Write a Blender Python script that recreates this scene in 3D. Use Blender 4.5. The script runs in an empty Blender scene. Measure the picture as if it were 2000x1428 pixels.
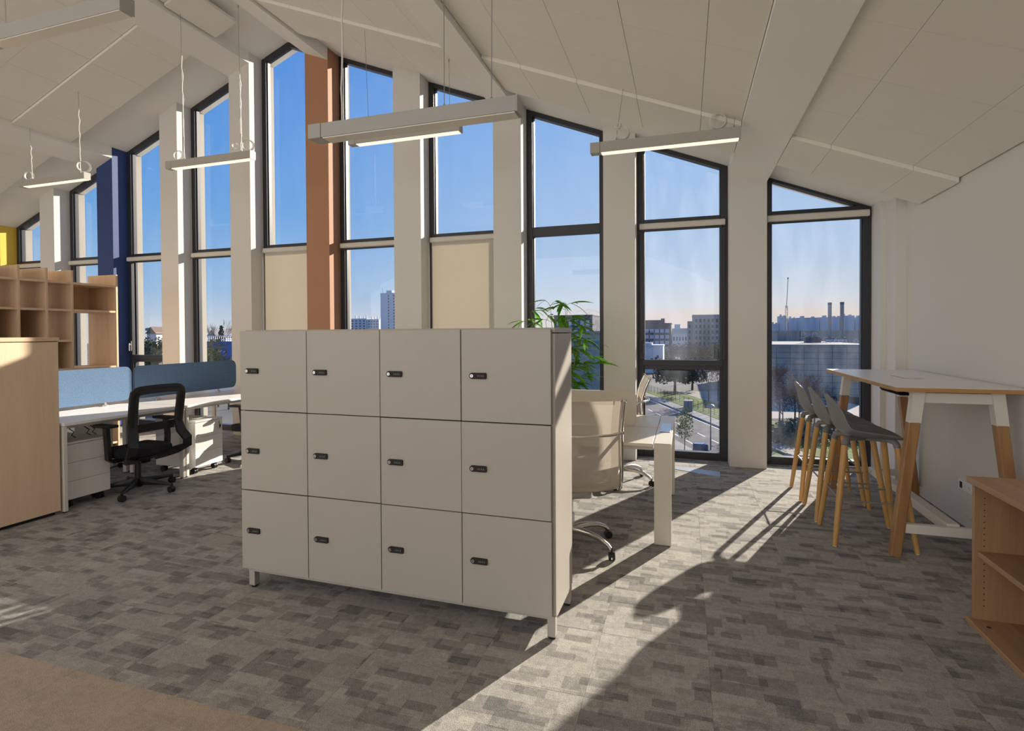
import bpy, bmesh, math, random
from mathutils import Vector, Matrix
sc = bpy.context.scene
col = sc.collection
R = math.radians
rng = random.Random(11)

# ---------------------------------------------------------------- camera
H = 1.5
F, CX, CY = 1060.814, 999.491, 664.855            # pixels of the 2000 x 1428 frame
YAW, PITCH, ROLL = R(-17.73949), R(-0.77116), R(-0.31973)
_f = Vector((math.sin(YAW)*math.cos(PITCH), math.cos(YAW)*math.cos(PITCH), math.sin(PITCH)))
_r = Vector((math.cos(YAW), -math.sin(YAW), 0)); _u = _r.cross(_f)
RT = _r*math.cos(ROLL)+_u*math.sin(ROLL); UP = _u*math.cos(ROLL)-_r*math.sin(ROLL)
cd = bpy.data.cameras.new('camera'); cam = bpy.data.objects.new('camera', cd); col.objects.link(cam)
cd.sensor_width = 36; cd.sensor_fit = 'HORIZONTAL'; cd.lens = F/2000*36
cd.shift_x = (1000-CX)/2000; cd.shift_y = (CY-714)/2000
cd.clip_start = .05; cd.clip_end = 6000
cam.matrix_world = Matrix(((RT.x, UP.x, -_f.x, 0), (RT.y, UP.y, -_f.y, 0), (RT.z, UP.z, -_f.z, H), (0, 0, 0, 1)))
sc.camera = cam

# ---------------------------------------------------------------- sky, sun, exposure
SUN_AZ, SUN_EL = R(25.4), R(19.8)                 # azimuth from +Y towards +X
SUN = Vector((math.sin(SUN_AZ)*math.cos(SUN_EL), math.cos(SUN_AZ)*math.cos(SUN_EL), math.sin(SUN_EL)))
w = bpy.data.worlds.new('sky'); sc.world = w; w.use_nodes = True
nt = w.node_tree; nt.nodes.clear()
def N(t, typ, **k):
    n = t.nodes.new(typ)
    for a, b in k.items(): setattr(n, a, b)
    return n
def ramp(t, stops, interp='LINEAR'):
    n = N(t, 'ShaderNodeValToRGB'); e = n.color_ramp.elements; n.color_ramp.interpolation = interp
    while len(e) > 1: e.remove(e[-1])
    e[0].position = stops[0][0]; e[0].color = (*stops[0][1], 1)
    for p, c in stops[1:]:
        q = e.new(p); q.color = (*c, 1)
    return n
SKY_STRENGTH = 1.0
tc = N(nt, 'ShaderNodeTexCoord'); sep = N(nt, 'ShaderNodeSeparateXYZ'); nt.links.new(tc.outputs['Generated'], sep.inputs[0])
deep = ramp(nt, [(0, (.62, .62, .66)), (.02, (.55, .63, .74)), (.07, (.33, .52, .76)), (.2, (.155, .385, .77)), (.42, (.075, .27, .74)), (.8, (.05, .19, .55))])
lite = ramp(nt, [(0, (.72, .64, .60)), (.03, (.76, .67, .61)), (.05, (.66, .70, .74)), (.12, (.50, .63, .81)), (.3, (.36, .55, .86)), (.6, (.14, .36, .78)), (1, (.05, .19, .55))])
nt.links.new(sep.outputs[2], deep.inputs[0]); nt.links.new(sep.outputs[2], lite.inputs[0])
dot = N(nt, 'ShaderNodeVectorMath', operation='DOT_PRODUCT'); dot.inputs[1].default_value = SUN
nt.links.new(tc.outputs['Generated'], dot.inputs[0])
mr = N(nt, 'ShaderNodeMapRange', interpolation_type='SMOOTHSTEP'); mr.inputs[1].default_value = .35; mr.inputs[2].default_value = 1.02
nt.links.new(dot.outputs['Value'], mr.inputs[0])
mx = N(nt, 'ShaderNodeMix', data_type='RGBA'); nt.links.new(mr.outputs[0], mx.inputs[0])
nt.links.new(deep.outputs[0], mx.inputs[6]); nt.links.new(lite.outputs[0], mx.inputs[7])
bg = N(nt, 'ShaderNodeBackground'); bg.inputs[1].default_value = SKY_STRENGTH; nt.links.new(mx.outputs[2], bg.inputs[0])
wo = N(nt, 'ShaderNodeOutputWorld'); nt.links.new(bg.outputs[0], wo.inputs[0])

sd = bpy.data.lights.new('sun', 'SUN'); sd.energy = 11.0; sd.angle = R(.55); sd.color = (1, .90, .76)
so = bpy.data.objects.new('sun', sd); col.objects.link(so); so.location = (10, 30, 20)
so.rotation_euler = SUN.to_track_quat('Z', 'Y').to_euler()

def area(name, loc, rot, sx, sy, power, color):
    d = bpy.data.lights.new(name, 'AREA'); d.shape = 'RECTANGLE'; d.size = sx; d.size_y = sy; d.energy = power; d.color = color
    o = bpy.data.objects.new(name, d); col.objects.link(o); o.location = loc; o.rotation_euler = rot
    return o
# fill panel added behind the camera to brighten the room; the back wall is solid
area('rear_fill_panel', (-5.6, -5.6, 2.4), (R(90), 0, 0), 13, 3.6, 310, (1, .98, .955))

vs = sc.view_settings
sc.display_settings.display_device = 'sRGB'
vs.view_transform = 'Standard'; vs.look = 'None'; vs.gamma = 1; vs.use_curve_mapping = False
vs.exposure = 0.0

# ---------------------------------------------------------------- helpers
def ray(px, py): return _f + RT*((px-CX)/F) + UP*((CY-py)/F)
def at_y(px, py, Y):                                # world point seen at a pixel, on the plane y = Y
    d = ray(px, py); return Vector((0, 0, H)) + d*(Y/d.y)
def at_z(px, py, Z):
    d = ray(px, py); return Vector((0, 0, H)) + d*((Z-H)/d.z)

def setp(o, label=None, cat=None, group=None, kind=None):
    if label: o['label'] = label
    if cat: o['category'] = cat
    if group: o['group'] = group
    if kind: o['kind'] = kind
    return o
def thing(name, label, cat, loc=(0, 0, 0), rz=0, group=None, kind=None):
    o = bpy.data.objects.new(name, None); col.objects.link(o); o.empty_display_size = .1
    o.location = loc; o.rotation_euler = (0, 0, rz)
    return setp(o, label, cat, group, kind)
def part(name, data, parent, loc=(0, 0, 0), rot=(0, 0, 0)):
    o = bpy.data.objects.new(name, data); col.objects.link(o); o.parent = parent; o.location = loc; o.rotation_euler = rot
    return o
def copy_tree(o, parent=None):
    c = o.copy(); col.objects.link(c)
    if parent: c.parent = parent
    for ch in o.children: copy_tree(ch, c)
    return c

class G:
    """collects shapes; coordinates are world ones minus `off` (the root's location) or local ones"""
    def __init__(s, root=None): s.bm = bmesh.new(); s.off = Vector(root.location) if root is not None else Vector()
    def _add(s, vs, fs, M=None):
        out = []
        for v in vs:
            v = Vector(v)
            if M is not None: v = M @ v
            out.append(s.bm.verts.new(v-s.off))
        faces = []
        for f in fs:
            try: faces.append(s.bm.faces.new([out[i] for i in f]))
            except ValueError: pass
        return out, faces
    def box(s, x0, x1, y0, y1, z0, z1, bev=0, M=None, seg=1):
        v = [(x, y, z) for z in (z0, z1) for y in (y0, y1) for x in (x0, x1)]
        f = [(0, 2, 3, 1), (4, 5, 7, 6), (0, 1, 5, 4), (2, 6, 7, 3), (0, 4, 6, 2), (1, 3, 7, 5)]
        vv, ff = s._add(v, f, M)
        if bev:
            ed = list({e for q in ff for e in q.edges})
            bmesh.ops.bevel(s.bm, geom=ed, offset=bev, segments=seg, affect='EDGES', profile=.6)
        return s
    def prism(s, poly, axis, c0, c1, M=None, bev=0):
        n = len(poly)
        mk = {'x': lambda a, b, c: (c, a, b), 'y': lambda a, b, c: (a, c, b), 'z': lambda a, b, c: (a, b, c)}[axis]
        v = [mk(a, b, c0) for a, b in poly]+[mk(a, b, c1) for a, b in poly]
        f = [tuple(range(n)), tuple(range(2*n-1, n-1, -1))]+[(i, i+n, (i+1) % n+n, (i+1) % n) for i in range(n)]
        vv, ff = s._add(v, f, M)
        if bev: bmesh.ops.bevel(s.bm, geom=list({e for q in ff for e in q.edges}), offset=bev, segments=1, affect='EDGES')
        return s
    def tube(s, pts, r, n=8, closed=False, M=None):
        P = [Vector(p) for p in pts]; k = len(P); rings = []; up = None
        rad = r if isinstance(r, (list, tuple)) else [r]*k
        for i, p in enumerate(P):
            if closed: t = P[(i+1) % k]-P[i-1]
            else: t = P[min(i+1, k-1)]-P[max(i-1, 0)]
            t.normalize()
            if up is None: up = Vector((0, 0, 1)) if abs(t.z) < .9 else Vector((1, 0, 0))
            a = t.cross(up)
            if a.length < 1e-5: a = t.cross(Vector((0, 1, 0)))
            a.normalize(); up = a.cross(t).normalized(); b = up
            rings.append([p+(a*math.cos(2*math.pi*j/n)+b*math.sin(2*math.pi*j/n))*rad[i] for j in range(n)])
        v = [q for g in rings for q in g]; f = []
        for i in range(k if closed else k-1):
            i2 = (i+1) % k
            for j in range(n): f.append((i*n+j, i*n+(j+1) % n, i2*n+(j+1) % n, i2*n+j))
        if not closed: f += [tuple(range(n-1, -1, -1)), tuple((k-1)*n+j for j in range(n))]
        s._add(v, f, M); return s
    def cyl(s, a, b, r, n=16, r2=None, M=None): return s.tube([a, b], [r, r if r2 is None else r2], n, M=M)
    def grid(s, rows, closed=False, M=None):         # rows of equal length point lists
        m, n = len(rows), len(rows[0]); v = [p for r_ in rows for p in r_]
        f = [(i*n+j, i*n+(j+1) % n, (i+1)*n+(j+1) % n, (i+1)*n+j) for i in range(m-1) for j in range(n if closed else n-1)]
        s._add(v, f, M); return s
    def ribbon(s, pts, nrm, w, t, closed=False):     # flat strip: width w across, thickness t along nrm(i)
        P = [Vector(p) for p in pts]; k = len(P); v = []; f = []
        W = w if isinstance(w, (list, tuple)) else [w]*k
        for i, p in enumerate(P):
            tg = (P[(i+1) % k]-P[i-1]) if closed else (P[min(i+1, k-1)]-P[max(i-1, 0)]); tg.normalize()
            n = Vector(nrm(i)); n = (n-tg*n.dot(tg)).normalized(); a = tg.cross(n)
            v += [p+a*W[i]/2+n*t/2, p-a*W[i]/2+n*t/2, p-a*W[i]/2-n*t/2, p+a*W[i]/2-n*t/2]
        for i in range(k if closed else k-1):
            i2 = (i+1) % k
            for j in range(4): f.append((i*4+j, i*4+(j+1) % 4, i2*4+(j+1) % 4, i2*4+j))
        if not closed: f += [(3, 2, 1, 0), ((k-1)*4, (k-1)*4+1, (k-1)*4+2, (k-1)*4+3)]
        s._add(v, f); return s
    def mesh(s, name, m, smooth=False, ang=40):
        bmesh.ops.recalc_face_normals(s.bm, faces=s.bm.faces)
        me = bpy.data.meshes.new(name); s.bm.to_mesh(me); s.bm.free(); me.materials.append(m)
        if smooth:
            me.shade_smooth()
            me.set_sharp_from_angle(angle=R(ang))
        return me
    def obj(s, name, m, parent=None, smooth=False, ang=40):
        o = bpy.data.objects.new(name, s.mesh(name, m, smooth, ang)); col.objects.link(o)
        if parent is not None: o.parent = parent
        return o

# ---------------------------------------------------------------- materials
def mat(name, c, rough=.5, metal=0, bump=0, bscale=200, var=0, vscale=8, coat=0, spec=None):
    m = bpy.data.materials.new(name); m.use_nodes = True; t = m.node_tree; b = t.nodes['Principled BSDF']
    b.inputs['Base Color'].default_value = (*c, 1); b.inputs['Roughness'].default_value = rough; b.inputs['Metallic'].default_value = metal
    if coat: b.inputs['Coat Weight'].default_value = coat
    if spec is not None: b.inputs['Specular IOR Level'].default_value = spec
    if bump or var:
        tcn = N(t, 'ShaderNodeTexCoord')
    if var:
        n = N(t, 'ShaderNodeTexNoise'); n.inputs['Scale'].default_value = vscale; n.inputs['Detail'].default_value = 4
        t.links.new(tcn.outputs['Object'], n.inputs['Vector'])
        rp = ramp(t, [(.3, tuple(x*(1-var) for x in c)), (.7, tuple(min(1, x*(1+var)) for x in c))]); t.links.new(n.outputs[0], rp.inputs[0])
        t.links.new(rp.outputs[0], b.inputs['Base Color'])
    if bump:
        n = N(t, 'ShaderNodeTexNoise'); n.inputs['Scale'].default_value = bscale; n.inputs['Detail'].default_value = 3
        t.links.new(tcn.outputs['Object'], n.inputs['Vector'])
        bp = N(t, 'ShaderNodeBump'); bp.inputs['Strength'].default_value = bump; bp.inputs['Distance'].default_value = .002
        t.links.new(n.outputs[0], bp.inputs['Height']); t.links.new(bp.outputs[0], b.inputs['Normal'])
    return m
def wood(name, c1, c2, axis=2, rough=.45, scale=14, stretch=.05):
    m = bpy.data.materials.new(name); m.use_nodes = True; t = m.node_tree; b = t.nodes['Principled BSDF']; b.inputs['Roughness'].default_value = rough
    tcn = N(t, 'ShaderNodeTexCoord'); mp = N(t, 'ShaderNodeMapping')
    s = [1, 1, 1]; s[axis] = stretch; mp.inputs['Scale'].default_value = s
    oi = N(t, 'ShaderNodeObjectInfo'); ml = N(t, 'ShaderNodeMath', operation='MULTIPLY'); ml.inputs[1].default_value = 7
    t.links.new(oi.outputs['Random'], ml.inputs[0]); t.links.new(ml.outputs[0], mp.inputs['Location'])
    t.links.new(tcn.outputs['Object'], mp.inputs[0])
    n = N(t, 'ShaderNodeTexNoise'); n.inputs['Scale'].default_value = scale; n.inputs['Detail'].default_value = 6; n.inputs['Distortion'].default_value = .6
    n2 = N(t, 'ShaderNodeTexNoise'); n2.inputs['Scale'].default_value = scale*9; n2.inputs['Detail'].default_value = 2
    t.links.new(mp.outputs[0], n.inputs['Vector']); t.links.new(mp.outputs[0], n2.inputs['Vector'])
    a = N(t, 'ShaderNodeMath', operation='MULTIPLY_ADD'); a.inputs[1].default_value = .35; t.links.new(n2.outputs[0], a.inputs[0])
    k = N(t, 'ShaderNodeMath', operation='MULTIPLY'); k.inputs[1].default_value = .65; t.links.new(n.outputs[0], k.inputs[0]); t.links.new(k.outputs[0], a.inputs[2])
    rp = ramp(t, [(.32, c2), (.62, c1)]); t.links.new(a.outputs[0], rp.inputs[0]); t.links.new(rp.outputs[0], b.inputs['Base Color'])
    bp = N(t, 'ShaderNodeBump'); bp.inputs['Strength'].default_value = .08; bp.inputs['Distance'].default_value = .002
    t.links.new(a.outputs[0], bp.inputs['Height']); t.links.new(bp.outputs[0], b.inputs['Normal'])
    return m
def carpet(name, dark, mid, light, scale=1.0, contrast=1.0):
    m = bpy.data.materials.new(name); m.use_nodes = True; t = m.node_tree; b = t.nodes['Principled BSDF']
    b.inputs['Roughness'].default_value = .95; b.inputs['Specular IOR Level'].default_value = .1
    if 'Sheen Weight' in b.inputs: b.inputs['Sheen Weight'].default_value = .08
    tcn = N(t, 'ShaderNodeTexCoord'); oi = N(t, 'ShaderNodeObjectInfo')
    cmb = N(t, 'ShaderNodeVectorMath', operation='SCALE'); cmb.inputs[0].default_value = (31.7, 53.3, 0); t.links.new(oi.outputs['Random'], cmb.inputs['Scale'])
    ad = N(t, 'ShaderNodeVectorMath', operation='ADD'); t.links.new(tcn.outputs['Object'], ad.inputs[0]); t.links.new(cmb.outputs[0], ad.inputs[1])
    wn = N(t, 'ShaderNodeTexNoise'); wn.inputs['Scale'].default_value = 120; t.links.new(ad.outputs[0], wn.inputs['Vector'])
    wv = N(t, 'ShaderNodeVectorMath', operation='SCALE'); wv.inputs['Scale'].default_value = .007; t.links.new(wn.outputs['Color'], wv.inputs[0])
    wa = N(t, 'ShaderNodeVectorMath', operation='ADD'); t.links.new(ad.outputs[0], wa.inputs[0]); t.links.new(wv.outputs[0], wa.inputs[1])
    base = None
    for i, (bw, rh, off, thr, amt) in enumerate([(.135, .052, .37, .26, .22), (.21, .085, .5, .26, .20), (.095, .04, .61, .20, .12), (.17, .06, .43, .20, -.09)]):
        br = N(t, 'ShaderNodeTexBrick'); br.offset = off; br.offset_frequency = 2; br.squash = .7; br.squash_frequency = 3
        br.inputs['Color1'].default_value = (0, 0, 0, 1); br.inputs['Color2'].default_value = (1, 1, 1, 1)
        br.inputs['Scale'].default_value = scale; br.inputs['Mortar Size'].default_value = 0; br.inputs['Bias'].default_value = 0
        br.inputs['Brick Width'].default_value = bw; br.inputs['Row Height'].default_value = rh
        sh = N(t, 'ShaderNodeVectorMath', operation='ADD'); sh.inputs[1].default_value = (i*3.1+.03, i*1.7+.02, 0); t.links.new(wa.outputs[0], sh.inputs[0])
        t.links.new(sh.outputs[0], br.inputs['Vector'])
        st = N(t, 'ShaderNodeMapRange'); st.inputs[1].default_value = thr; st.inputs[2].default_value = thr-.12; st.inputs[4].default_value = amt*contrast
        t.links.new(br.outputs['Color'], st.inputs[0])
        q = N(t, 'ShaderNodeMath', operation='SUBTRACT'); t.links.new(st.outputs[0], q.inputs[1])
        if base is None: q.inputs[0].default_value = .58 if contrast > .6 else .52
        else: t.links.new(base, q.inputs[0])
        base = q.outputs[0]
    fn = N(t, 'ShaderNodeTexNoise'); fn.inputs['Scale'].default_value = 240; fn.inputs['Detail'].default_value = 4; t.links.new(ad.outputs[0], fn.inputs['Vector'])
    mn = N(t, 'ShaderNodeTexNoise'); mn.inputs['Scale'].default_value = 34; mn.inputs['Detail'].default_value = 6; mn.inputs['Roughness'].default_value = .7; t.links.new(ad.outputs[0], mn.inputs['Vector'])
    k = N(t, 'ShaderNodeMath', operation='MULTIPLY_ADD'); k.inputs[1].default_value = 1.1; k.inputs[2].default_value = -.55; t.links.new(fn.outputs[0], k.inputs[0])
    k2 = N(t, 'ShaderNodeMath', operation='MULTIPLY_ADD'); k2.inputs[1].default_value = .55; t.links.new(mn.outputs[0], k2.inputs[0]); t.links.new(k.outputs[0], k2.inputs[2])
    k3 = N(t, 'ShaderNodeMath', operation='SUBTRACT'); k3.inputs[1].default_value = .275; t.links.new(k2.outputs[0], k3.inputs[0])
    a = N(t, 'ShaderNodeMath', operation='ADD'); t.links.new(base, a.inputs[0]); t.links.new(k3.outputs[0], a.inputs[1])
    rp = ramp(t, [(.1, dark), (.5, mid), (.9, light)]); t.links.new(a.outputs[0], rp.inputs[0]); t.links.new(rp.outputs[0], b.inputs['Base Color'])
    bp = N(t, 'ShaderNodeBump'); bp.inputs['Strength'].default_value = .5; bp.inputs['Distance'].default_value = .004
    t.links.new(fn.outputs[0], bp.inputs['Height']); t.links.new(bp.outputs[0], b.inputs['Normal'])
    return m
def glass(name, dust=0.0, tint=(1, 1, 1), refl=1.0):
    m = bpy.data.materials.new(name); m.use_nodes = True; t = m.node_tree; t.nodes.clear()
    tr = N(t, 'ShaderNodeBsdfTransparent'); tr.inputs[0].default_value = (*tint, 1)
    gl = N(t, 'ShaderNodeBsdfGlossy'); gl.inputs['Roughness'].default_value = .0
    fr = N(t, 'ShaderNodeFresnel'); fr.inputs[0].default_value = 1.45
    fm = N(t, 'ShaderNodeMath', operation='MULTIPLY'); fm.inputs[1].default_value = refl; t.links.new(fr.outputs[0], fm.inputs[0])
    mx = N(t, 'ShaderNodeMixShader'); t.links.new(fm.outputs[0], mx.inputs[0]); t.links.new(tr.outputs[0], mx.inputs[1]); t.links.new(gl.outputs[0], mx.inputs[2])
    out = N(t, 'ShaderNodeOutputMaterial'); last = mx
    if dust:
        tcn = N(t, 'ShaderNodeTexCoord'); v = N(t, 'ShaderNodeTexVoronoi'); v.inputs['Scale'].default_value = 16; t.links.new(tcn.outputs['Object'], v.inputs['Vector'])
        lt = N(t, 'ShaderNodeMapRange'); lt.inputs[1].default_value = .09; lt.inputs[2].default_value = .03; t.links.new(v.outputs['Distance'], lt.inputs[0])
        mp = N(t, 'ShaderNodeMapping'); mp.inputs['Scale'].default_value = (1, 1, .25); t.links.new(tcn.outputs['Object'], mp.inputs[0])
        n = N(t, 'ShaderNodeTexNoise'); n.inputs['Scale'].default_value = 5; n.inputs['Detail'].default_value = 7; t.links.new(mp.outputs[0], n.inputs['Vector'])
        nr = N(t, 'ShaderNodeMapRange'); nr.inputs[1].default_value = .42; nr.inputs[2].default_value = .8; nr.inputs[4].default_value = dust; t.links.new(n.outputs[0], nr.inputs[0])
        n3 = N(t, 'ShaderNodeTexNoise'); n3.inputs['Scale'].default_value = 2.2; t.links.new(tcn.outputs['Object'], n3.inputs['Vector'])
        g3 = N(t, 'ShaderNodeMapRange'); g3.inputs[1].default_value = .5; g3.inputs[2].default_value = .7; g3.inputs[4].default_value = dust*3; t.links.new(n3.outputs[0], g3.inputs[0])
        sp = N(t, 'ShaderNodeMath', operation='MULTIPLY'); t.links.new(lt.outputs[0], sp.inputs[0]); t.links.new(g3.outputs[0], sp.inputs[1])
        s = N(t, 'ShaderNodeMath', operation='ADD'); s.use_clamp = True; t.links.new(sp.outputs[0], s.inputs[0]); t.links.new(nr.outputs[0], s.inputs[1])
        tl = N(t, 'ShaderNodeBsdfTranslucent'); tl.inputs[0].default_value = (.8, .85, .95, 1)
        m2 = N(t, 'ShaderNodeMixShader'); t.links.new(s.outputs[0], m2.inputs[0]); t.links.new(mx.outputs[0], m2.inputs[1]); t.links.new(tl.outputs[0], m2.inputs[2]); last = m2
    t.links.new(last.outputs[0], out.inputs[0])
    return m
def sheer(name, c, opac, transl=.4):
    m = bpy.data.materials.new(name); m.use_nodes = True; t = m.node_tree; t.nodes.clear()
    tr = N(t, 'ShaderNodeBsdfTransparent'); df = N(t, 'ShaderNodeBsdfDiffuse'); df.inputs[0].default_value = (*c, 1)
    tl = N(t, 'ShaderNodeBsdfTranslucent'); tl.inputs[0].default_value = (*c, 1)
    a = N(t, 'ShaderNodeMixShader'); a.inputs[0].default_value = transl; t.links.new(df.outputs[0], a.inputs[1]); t.links.new(tl.outputs[0], a.inputs[2])
    b = N(t, 'ShaderNodeMixShader'); b.inputs[0].default_value = opac; t.links.new(tr.outputs[0], b.inputs[1]); t.links.new(a.outputs[0], b.inputs[2])
    o = N(t, 'ShaderNodeOutputMaterial'); t.links.new(b.outputs[0], o.inputs[0]); return m
def emit(name, c, s):
    m = bpy.data.materials.new(name); m.use_nodes = True; t = m.node_tree; b = t.nodes['Principled BSDF']
    b.inputs['Base Color'].default_value = (.8, .8, .8, 1); b.inputs['Emission Color'].default_value = (*c, 1); b.inputs['Emission Strength'].default_value = s; return m

M = {}
M['wall'] = mat('white_wall_paint', (.74, .72, .685), .85, bump=.15, bscale=90)
M['ceil'] = mat('white_plaster_ceiling', (.88, .855, .805), .9, bump=.1, bscale=120)
M['panel'] = mat('acoustic_panel', (.86, .82, .745), .95, bump=.25, bscale=300)
M['panel_edge'] = M['panel']
M['blue'] = mat('navy_paint', (.030, .062, .21), .6, bump=.1, bscale=90)
M['terra'] = mat('terracotta_paint', (.46, .235, .135), .75, bump=.1, bscale=90)
M['yellow'] = mat('yellow_paint', (.78, .53, .07), .7)
M['render'] = mat('exterior_render', (.31, .29, .255), .9, bump=.2, bscale=60)
M['frame'] = mat('anthracite_aluminium', (.030, .033, .040), .42)
M['glass'] = glass('window_glass', .012)
M['dusty'] = glass('dusty_window_glass', .055)
M['blind'] = None
M['blindbox'] = mat('blind_cassette', (.68, .65, .58), .45)
M['carpet'] = carpet('grey_carpet_tile', (.115, .114, .115), (.30, .288, .27), (.56, .54, .50))
M['beige'] = carpet('beige_carpet_tile', (.24, .19, .148), (.44, .362, .285), (.62, .53, .43), contrast=.25)
M['locker'] = mat('beige_lacquered_steel', (.425, .40, .362), .38, bump=.04, bscale=900)
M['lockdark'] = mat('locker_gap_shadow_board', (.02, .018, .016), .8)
M['black'] = mat('black_plastic', (.014, .014, .015), .42)
M['blackfab'] = mat('black_seat_fabric', (.008, .008, .012), .95, bump=.4, bscale=700)
M['rubber'] = mat('black_rubber', (.012, .012, .012), .7)
M['steel'] = mat('brushed_steel', (.62, .62, .62), .28, 1)
M['chrome'] = mat('polished_chrome', (.78, .77, .75), .08, 1)
M['alu'] = mat('cast_aluminium', (.70, .68, .65), .22, 1)
M['white'] = mat('white_laminate', (.88, .87, .855), .35)
M['whitemetal'] = mat('white_powder_coat', (.76, .73, .68), .4)
M['cream'] = mat('cream_laminate', (.74, .69, .60), .3)
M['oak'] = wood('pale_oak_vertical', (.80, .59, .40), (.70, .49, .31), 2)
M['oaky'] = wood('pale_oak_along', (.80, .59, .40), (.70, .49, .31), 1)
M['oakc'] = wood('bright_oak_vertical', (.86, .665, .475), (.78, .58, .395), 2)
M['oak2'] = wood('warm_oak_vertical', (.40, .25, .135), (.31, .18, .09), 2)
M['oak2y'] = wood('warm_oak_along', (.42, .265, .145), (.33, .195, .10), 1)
M['beech'] = wood('golden_beech_leg', (.62, .37, .13), (.50, .27, .085), 2, .4)
M['oakleg'] = wood('oiled_oak_leg', (.42, .23, .095), (.28, .145, .055), 2, .4)
M['edge'] = wood('plywood_edge', (.50, .29, .12), (.38, .20, .07), 0, .5)
M['felt'] = mat('blue_felt', (.135, .215, .345), 1.0, bump=.6, bscale=500, var=.25, vscale=160, spec=.05)
M['greyshell'] = mat('grey_polypropylene', (.205, .21, .21), .42)
M['greymetal'] = mat('grey_powder_coat', (.20, .20, .205), .45)
M['blind'] = sheer('blind_fabric', (.72, .68, .59), 1.0, .33)
M['bamboo'] = sheer('bamboo_leaf', (.13, .34, .04), 1.0, .38)
M['mesh'] = sheer('cream_mesh_fabric', (.62, .55, .47), .80, .35)
M['hem'] = sheer('cream_mesh_hem', (.58, .51, .43), .97, .25)
M['blackmesh'] = sheer('black_sheer_mesh', (.01, .01, .01), .22, .2)
M['lamp'] = mat('white_lamp_body', (.44, .42, .385), .4)
M['lampgrey'] = mat('grey_white_lamp_body', (.40, .40, .385), .4)
M['led'] = emit('led_diffuser', (1, .84, .64), 1.0)
M['diff'] = mat('opal_diffuser', (.80, .77, .70), .25)
M['wire'] = mat('steel_wire', (.35, .34, .33), .4, .6)
M['cord'] = mat('clear_power_cord', (.72, .70, .66), .35)
M['socket'] = mat('white_socket_plastic', (.85, .85, .85), .35)
M['cane'] = mat('bamboo_cane', (.22, .16, .06), .6)
M['pot'] = mat('white_planter', (.6, .58, .54), .5)
M['soil'] = mat('potting_soil', (.04, .028, .02), 1)
M['plate'] = mat('floor_plate_steel', (.42, .43, .45), .45, .5)
# ================================================================ room shell
RIDGE_X, RIDGE_Z = -5.62, 5.84
def roof(x): return RIDGE_Z-.40*(x-RIDGE_X) if x > RIDGE_X else RIDGE_Z-.392*(RIDGE_X-x)
YP, YF, YG, YO, YE = 6.478, 6.73, 6.79, 6.83, 6.985    # pillar face, frame face, glass, frame back, outer face
XR, XL, YB = 2.045, -13.25, -6.0
PR_ = [.845, -.555, -1.940, -3.322, -4.743, -6.104, -7.502, -8.888, -10.264, -11.655]
PL_ = [.466, -.926, -2.307, -3.722, -5.123, -6.479, -7.859, -9.241, -10.615, -12.020]

# ---- floor: slab, carpet tiles where they can be told apart
floor = thing('floor', None, None, kind='structure')
floor['label'] = 'carpeted office floor, grey patchwork with a beige zone'
TX0, TX1 = -6.4, 2.1
G().box(XL, TX0, 1.70, YO, -.25, 0).box(TX0, 2.3, 1.70, YO, -.25, -.008).obj('slab', M['carpet'], floor)
G().box(XL, 2.3, YB, 1.70, -.25, -.008).obj('slab', M['beige'], floor)
G().box(XL, -4.6, YB, 1.70, -.008, 0).box(-4.6, 2.3, YB, -.1, -.008, 0).obj('beige_carpet', M['beige'], floor)
def tile_mesh(nm, sx, sy, m):
    return G().box(.0003, sx-.0003, .0003, sy-.0003, -.008, 0, .0006).mesh(nm, m)
tg = tile_mesh('grey_tile', .5, .5, M['carpet']); tb = tile_mesh('beige_tile', .5, .5, M['beige'])
gy0, rows = 1.70, 10
for i in range(17):
    for j in range(rows):
        part('carpet_tile', tg, floor, (TX0+.5*i, gy0+.5*j, 0))
tg2 = tile_mesh('grey_edge_tile', .5, YF-.004-(gy0+5.0), M['carpet']) if YF-(gy0+5.0) > .02 else None
G().box(TX0, 2.1, gy0+5.0, YF+.09, -.008, -.0005).obj('threshold_carpet', M['carpet'], floor)
for i in range(14):
    for j in range(4):
        part('beige_carpet_tile', tb, floor, (-4.6+.5*i, 1.70-.5*(j+1), 0))

# ---- ceiling: two sloping soffits, beams, acoustic panels
ceiling = thing('ceiling', None, None, kind='structure'); ceiling['label'] = 'white pitched ceiling with square acoustic panels and boxed beams'
def slope_slab(x0, x1, y0, y1, d0, d1, g=None):
    """slab following the roof between offsets d0<d1 below the soffit line (negative = above)"""
    g = g or G()
    g.prism([(x0, roof(x0)-d1), (x1, roof(x1)-d1), (x1, roof(x1)-d0), (x0, roof(x0)-d0)], 'y', y0, y1)
    return g
slope_slab(RIDGE_X, 2.35, YB, YE, -.25, 0).obj('soffit', M['ceil'], ceiling)
slope_slab(XL-.2, RIDGE_X, YB, YE, -.25, 0).obj('soffit', M['ceil'], ceiling)
for k, dep in ((0, .125), (2, .17), (4, .17), (5, .16), (7, .17), (9, .17)):
    slope_slab(PL_[k], PR_[k], YB+.1, YP, -.01, dep).obj('beam', M['ceil'], ceiling)
YS = 5.10                                           # step between the main field and the row by the window
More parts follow.
